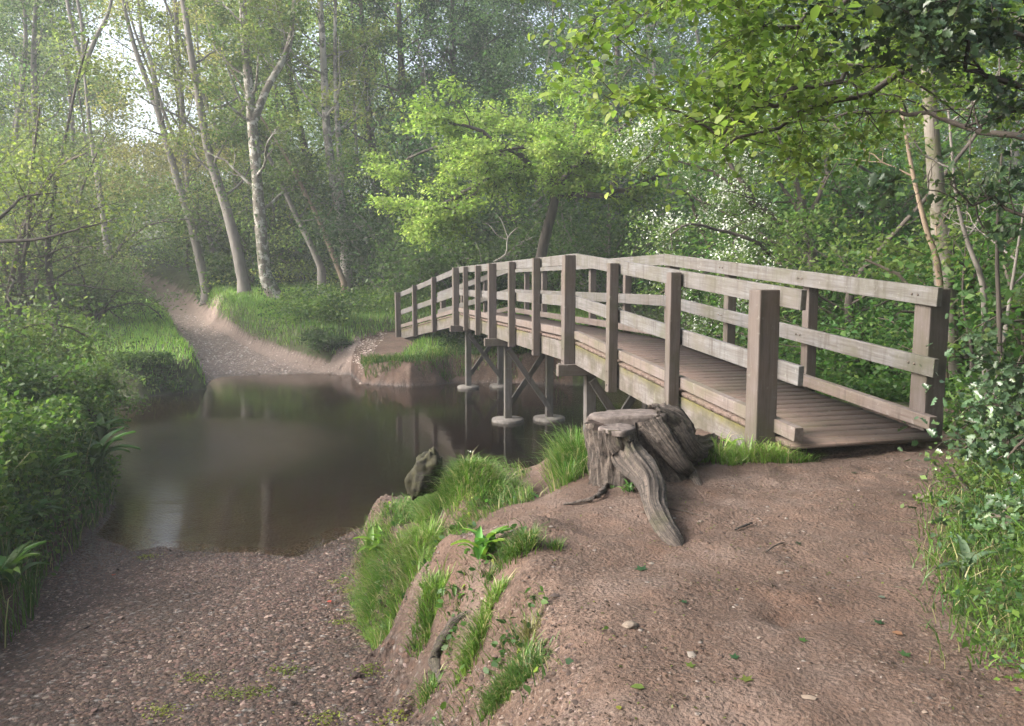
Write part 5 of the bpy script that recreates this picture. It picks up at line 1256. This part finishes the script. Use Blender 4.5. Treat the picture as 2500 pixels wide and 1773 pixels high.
DG = (.03, .075, .035); LG = (.10, .16, .035)
for args in [('dark green leaf lying on the path right below the stump', 1565, 1392, 1.42, .075, DG, .4), ('light green leaf near the bottom, right of the bank tussocks', 1556, 1682, 1.42, .05, LG, 1.2, False),
             ('yellow-green star-shaped leaf at the lower middle of the path', 1685, 1628, 1.42, .045, LG, 2.2), ('dark green leaf just right of the yellow-green star-shaped one', 1793, 1610, 1.42, .045, DG, .9),
             ('mottled green leaf, lowest of those on the path', 1822, 1662, 1.42, .055, (.10, .13, .03), .2), ('small green leaf in the centre of the open path', 1960, 1568, 1.42, .04, (.05, .12, .03), 1.9),
             ('curled dark green leaf two thirds across the path', 2145, 1525, 1.42, .055, DG, 3.0), ('bright green leaf near the grassy verge at the lower right', 2208, 1605, 1.42, .055, (.05, .12, .04), 2.4),
             ('brown curled leaf near the grassy verge', 2190, 1552, 1.42, .045, (.25, .15, .08), .6, False), ('grey-green leaf lying on the upper right part of the path', 2152, 1462, 1.42, .035, (.10, .13, .10), .6, False),
             ('small dark leaf between the stick and the bridge', 1948, 1330, 1.43, .045, (.03, .05, .03), 2.6), ('dark leaf near the end of the bridge deck', 2085, 1157, 1.45, .05, (.04, .05, .03), .6),
             ('tiny green sprout of leaf on the dirt left of the bright ones', 1670, 1473, 1.42, .035, DG, 1.5), ('orange dead leaf on the gravel left of the tussocks', 803, 1470, .4, .055, (.42, .10, .04), .8, False),
             ('red-brown leaf on the wet gravel near the water', 278, 1405, .08, .06, (.30, .08, .03), .3, False), ('yellow-green scrap of leaf at the bottom of the path', 1510, 1732, 1.42, .03, (.16, .18, .03), .2, False)]:
    one_leaf(*args)
o = None
# a dead leaf on the deck
p = sect(0, .66, .95, .012); me = mesh_from('fallen_leaf', (LEAF_OVAL[0] - [0, .5, 0]) * .06, LEAF_OVAL[1], M_LEAF, tint=np.tile(np.array((.06, .04, .03), np.float32), (7, 1)))
o = obj('fallen_leaf', me); o.location = p; tag(o, 'dark dead leaf lying on the bridge deck', 'leaf')

# ------------------------------------------------------------------ broad-leaved plants
def dock_leaf():
    V = []; F = []; L = 7
    for i in range(L):
        t = i / (L - 1); w = .135 * math.sin(math.pi * min(t * .94 + .06, 1)) ** .7 * (1 - .25 * t); z = .28 * math.sin(t * 2.2) - .35 * t * t
        if i == L - 1: w = .01
        V += [(-w, t, z + .05), (0, t, z - .01), (w, t, z + .05)]
    for i in range(L - 1):
        for q in (0, 1): F.append((i * 3 + q, i * 3 + q + 1, (i + 1) * 3 + q + 1, (i + 1) * 3 + q))
    return np.array(V), np.array(F)
DOCK = dock_leaf()
def rosette(name, label, c, n, size, cols, seed, upz=.7, z=None, cat='plant', group=None):
    rs = np.random.RandomState(seed); z = hz(c[0], c[1]) if z is None else z
    a = np.arange(n) * 2.4 + rs.rand(n); T, F = DOCK; V = []; 
    el = rs.uniform(.35, 1.45, n) * upz
    for i in range(n):
        Rm = np.array(Matrix.Rotation(a[i], 3, 'Z') @ Matrix.Rotation(el[i], 3, 'X')); s = size * rs.uniform(.6, 1.15)
        V.append((Rm @ (T * s).T).T + np.array([c[0], c[1], z]) + np.array([rs.normal() * .03, rs.normal() * .03, 0]))
    V = np.concatenate(V); FF = (F[None] + (np.arange(n) * len(T))[:, None, None]).reshape(-1, 4)
    ti = np.repeat(tints(rs, np.tile(np.array([[c[0], c[1], z]]), (n, 1)) + rs.normal(size=(n, 3)), *cols), len(T), 0)
    o = obj(name, mesh_from(name, V, FF, M_GRASS, tint=ti, smooth=True)); tag(o, label, cat, group); return o
DK = ((.04, .10, .022), (.07, .15, .03), (.10, .2, .04))
def atp(px, py, z): q = hit(px, py); return (q[0], q[1])
rosette('dock_plant', 'big-leaved dock at the edge of the near left bank, its leaves over the water', (-4.95, 9.95), 22, .48, DK, 1, z=.50)
rosette('dock_plant', 'dock just behind the first one on the near left bank', (-5.25, 10.7), 16, .42, DK, 2, z=.7)
rosette('dock_plant', 'dark dock on the near left bank at the very left edge of the gravel', (-4.35, 7.5), 14, .34, DK, 3, z=.55)
rosette('burdock_plant', 'broad pointed leaves growing at the bottom left corner by the gravel', (-3.75, 6.1), 16, .34, ((.05, .12, .025), (.09, .18, .035), (.11, .2, .04)), 4, z=.5)
rosette('dock_plant', 'dock with upright bright leaves in the hollow of the near bank', atp(1185, 1360, 1.05), 26, .19, ((.07, .17, .03), (.12, .26, .04), (.2, .34, .05)), 5)
rosette('dock_plant', 'small dock on the left shoulder of the tussock, leaves tipped light green', atp(925, 1350, .8), 14, .20, ((.10, .2, .03), (.2, .33, .05), (.2, .34, .05)), 6)
rosette('weed_plant', 'small leafy weed on the bank edge under the tussock', atp(1110, 1455, 1.0), 12, .09, DK, 7)
rosette('weed_plant', 'leafy weed in the corner between the stump roots', atp(1530, 1200, 1.42), 16, .09, DK, 8)
rosette('dandelion_plant', 'bright green dandelion leaves below the edge beam beside the stump', atp(1690, 1010, 1.5), 12, .18, ((.12, .25, .03), (.2, .34, .05)), 9)
rosette('dandelion_plant', 'bright leaves at the left foot of the nearest bridge post', atp(1790, 1100, 1.48), 10, .14, ((.12, .25, .03), (.2, .34, .05)), 10)
rosette('dock_plant', 'broad grey-green leaf rosette in the grass of the right-hand verge', atp(2360, 1400, 1.5), 8, .16, ((.08, .13, .07), (.12, .18, .1)), 11)
rosette('fern_plant', 'spiky fern-like plant on the top of the near left bank', (-5.6, 9.3), 30, .5, ((.07, .15, .03), (.13, .23, .045)), 12, upz=1.0, z=.75)
rosette('fern_plant', 'fern-like plant leaning over the gravel left of the wet channel', (-4.6, 8.2), 26, .4, ((.07, .15, .03), (.13, .23, .045)), 13, upz=1.0, z=.7)
# cow parsley stem on the hump
q = gg(1160, 1160, 1.25); V, Fx = tubes([(np.array([q, (q[0] - .005, q[1], q[2] + .1), (q[0] - .03, q[1], q[2] + .2)]), np.array([.002, .0018, .001])), (np.array([(q[0] - .005, q[1], q[2] + .1), (q[0] + .03, q[1], q[2] + .15)]), np.array([.0015, .001]))], 4)
fs = obj('flower_stem', mesh_from('flower_stem', V, Fx, M_GRASS, tint=np.tile(np.array((.08, .13, .04), np.float32), (len(V), 1)))); tag(fs, 'thin stem with tiny white flowers rising from the grassy hump', 'flower')
hp = [np.array([(q[0] - .03, q[1], q[2] + .2)]) + np.random.RandomState(3).normal(size=(9, 3)) * [.014, .01, .006], np.array([(q[0] + .03, q[1], q[2] + .15)]) + np.random.RandomState(4).normal(size=(7, 3)) * .008]
for h_ in hp: scatter('flower_head', h_, .012, LEAF_SIMPLE, M_PETAL, np.tile(np.array((.7, .7, .62), np.float32), (len(h_), 1)), np.random.RandomState(5), parent=fs)
# holly and bramble at the right verge
bush('holly_bush', 'glossy holly growing at the right picture edge beside the turn of the path', (3.45, 5.15), .62, 2600, .05, HOL, 201, stems=9, h=.75, leaf=LEAF_HOLLY, m=M_HOLLY, up=.3, spread=.2)
bush('holly_bush', 'glossy holly sprigs mixed with grass low on the right verge', (2.65, 4.0), .34, 1100, .042, HOL, 202, stems=7, h=.38, leaf=LEAF_HOLLY, m=M_HOLLY, up=.3, spread=.25)
bush('bramble_bush', 'sparse bramble reaching over the path from the right verge', (2.75, 4.75), .42, 700, .035, ((.06, .12, .03), (.14, .2, .05)), 203, stems=9, h=.42, up=.5, spread=.12)
bush('leafy_shrub', 'light green shrub by the path at the right edge, in front of the thin stems', (4.15, 6.6), .6, 3800, .055, ((.07, .14, .03), (.14, .23, .045)), 204, stems=9, h=.8, up=.6, spread=.2)
undergrowth('undergrowth', 'low mixed weeds in the grass of the right-hand verge', [(1.75, 2.6, .22), (2.3, 3.6, .35), (2.9, 4.6, .4), (3.8, 6.0, .5), (4.8, 7.3, .5)], 7500, .25, .17, .026, ((.05, .11, .022), (.12, .2, .035), (.07, .13, .06)), 308)

# ------------------------------------------------------------------ air
# bolt heads on the nearer posts and rails
def bolts(pts, nrm_, r=.011):
    for p in pts:
        V = []; k = 8; nv = Vector(nrm_).normalized(); a = nv.cross(Vector((0, 0, 1))).normalized(); b = nv.cross(a)
        for d_ in (0, .007):
            for i in range(k): t_ = 6.2832 * i / k; V.append(tuple(Vector(p) + nv * d_ + a * math.cos(t_) * r + b * math.sin(t_) * r))
        V.append(tuple(Vector(p) + nv * .009)); F4 = [(i, (i + 1) % k, k + (i + 1) % k, k + i) for i in range(k)]; F3 = [(k + i, k + (i + 1) % k, 2 * k) for i in range(k)]
        obj('bolt', mesh_from('bolt', np.array(V), [np.array(F4), np.array(F3)], M_BOLT), BR)
M_BOLT = plain('rusty_bolt', (.04, .035, .03), (.13, .10, .08), 30, rough=.6)
for j in range(1, 7):
    k_, f_ = divmod(j, 3); p = sect(k_, f_ / 3, 0, 0); nn_ = -Vector((Nn[k_][0], Nn[k_][1], 0)); ps_ = (PS_BIG if f_ == 0 else PS_SM) / 2 + .001
    bolts([p + nn_ * ps_ + Vector((0, 0, z_)) for z_ in (-.10, -.25)], nn_)
for f_ in (0, 1 / 3, 2 / 3):
    for ww_, sg in ((W_BR, -1),):
        w_ = ww_ + sg * (PS_BIG / 2 + .048)
        p = sect(0, f_, w_, 0); nn_ = Vector((Nn[0][0], Nn[0][1], 0)) * sg
        bolts([p + Vector((dx_ * dirs[0][0], dx_ * dirs[0][1], z_ + dx_ * .07)) for z_ in (RH - .07, RH - .60) for dx_ in (-.03, .035)], nn_, .009)

bm = bmesh.new(); bmesh.ops.create_cube(bm, size=1)
for v in bm.verts: v.co = Vector((v.co.x * 170, 20 + v.co.y * 150, 13 + v.co.z * 34))
me = bpy.data.meshes.new('haze'); bm.to_mesh(me); bm.free()
m = bpy.data.materials.new('haze_air'); m.use_nodes = True; nt = m.node_tree; nt.nodes.clear()
pv = nt.nodes.new('ShaderNodeVolumePrincipled'); pv.inputs['Color'].default_value = (.90, .95, 1.0, 1); pv.inputs['Density'].default_value = .0016; pv.inputs['Anisotropy'].default_value = .3
oo = nt.nodes.new('ShaderNodeOutputMaterial'); nt.links.new(pv.outputs[0], oo.inputs['Volume'])
me.materials.append(m); hz_o = obj('haze', me); tag(hz_o, 'thin morning haze hanging in the wood', 'haze', kind='stuff')
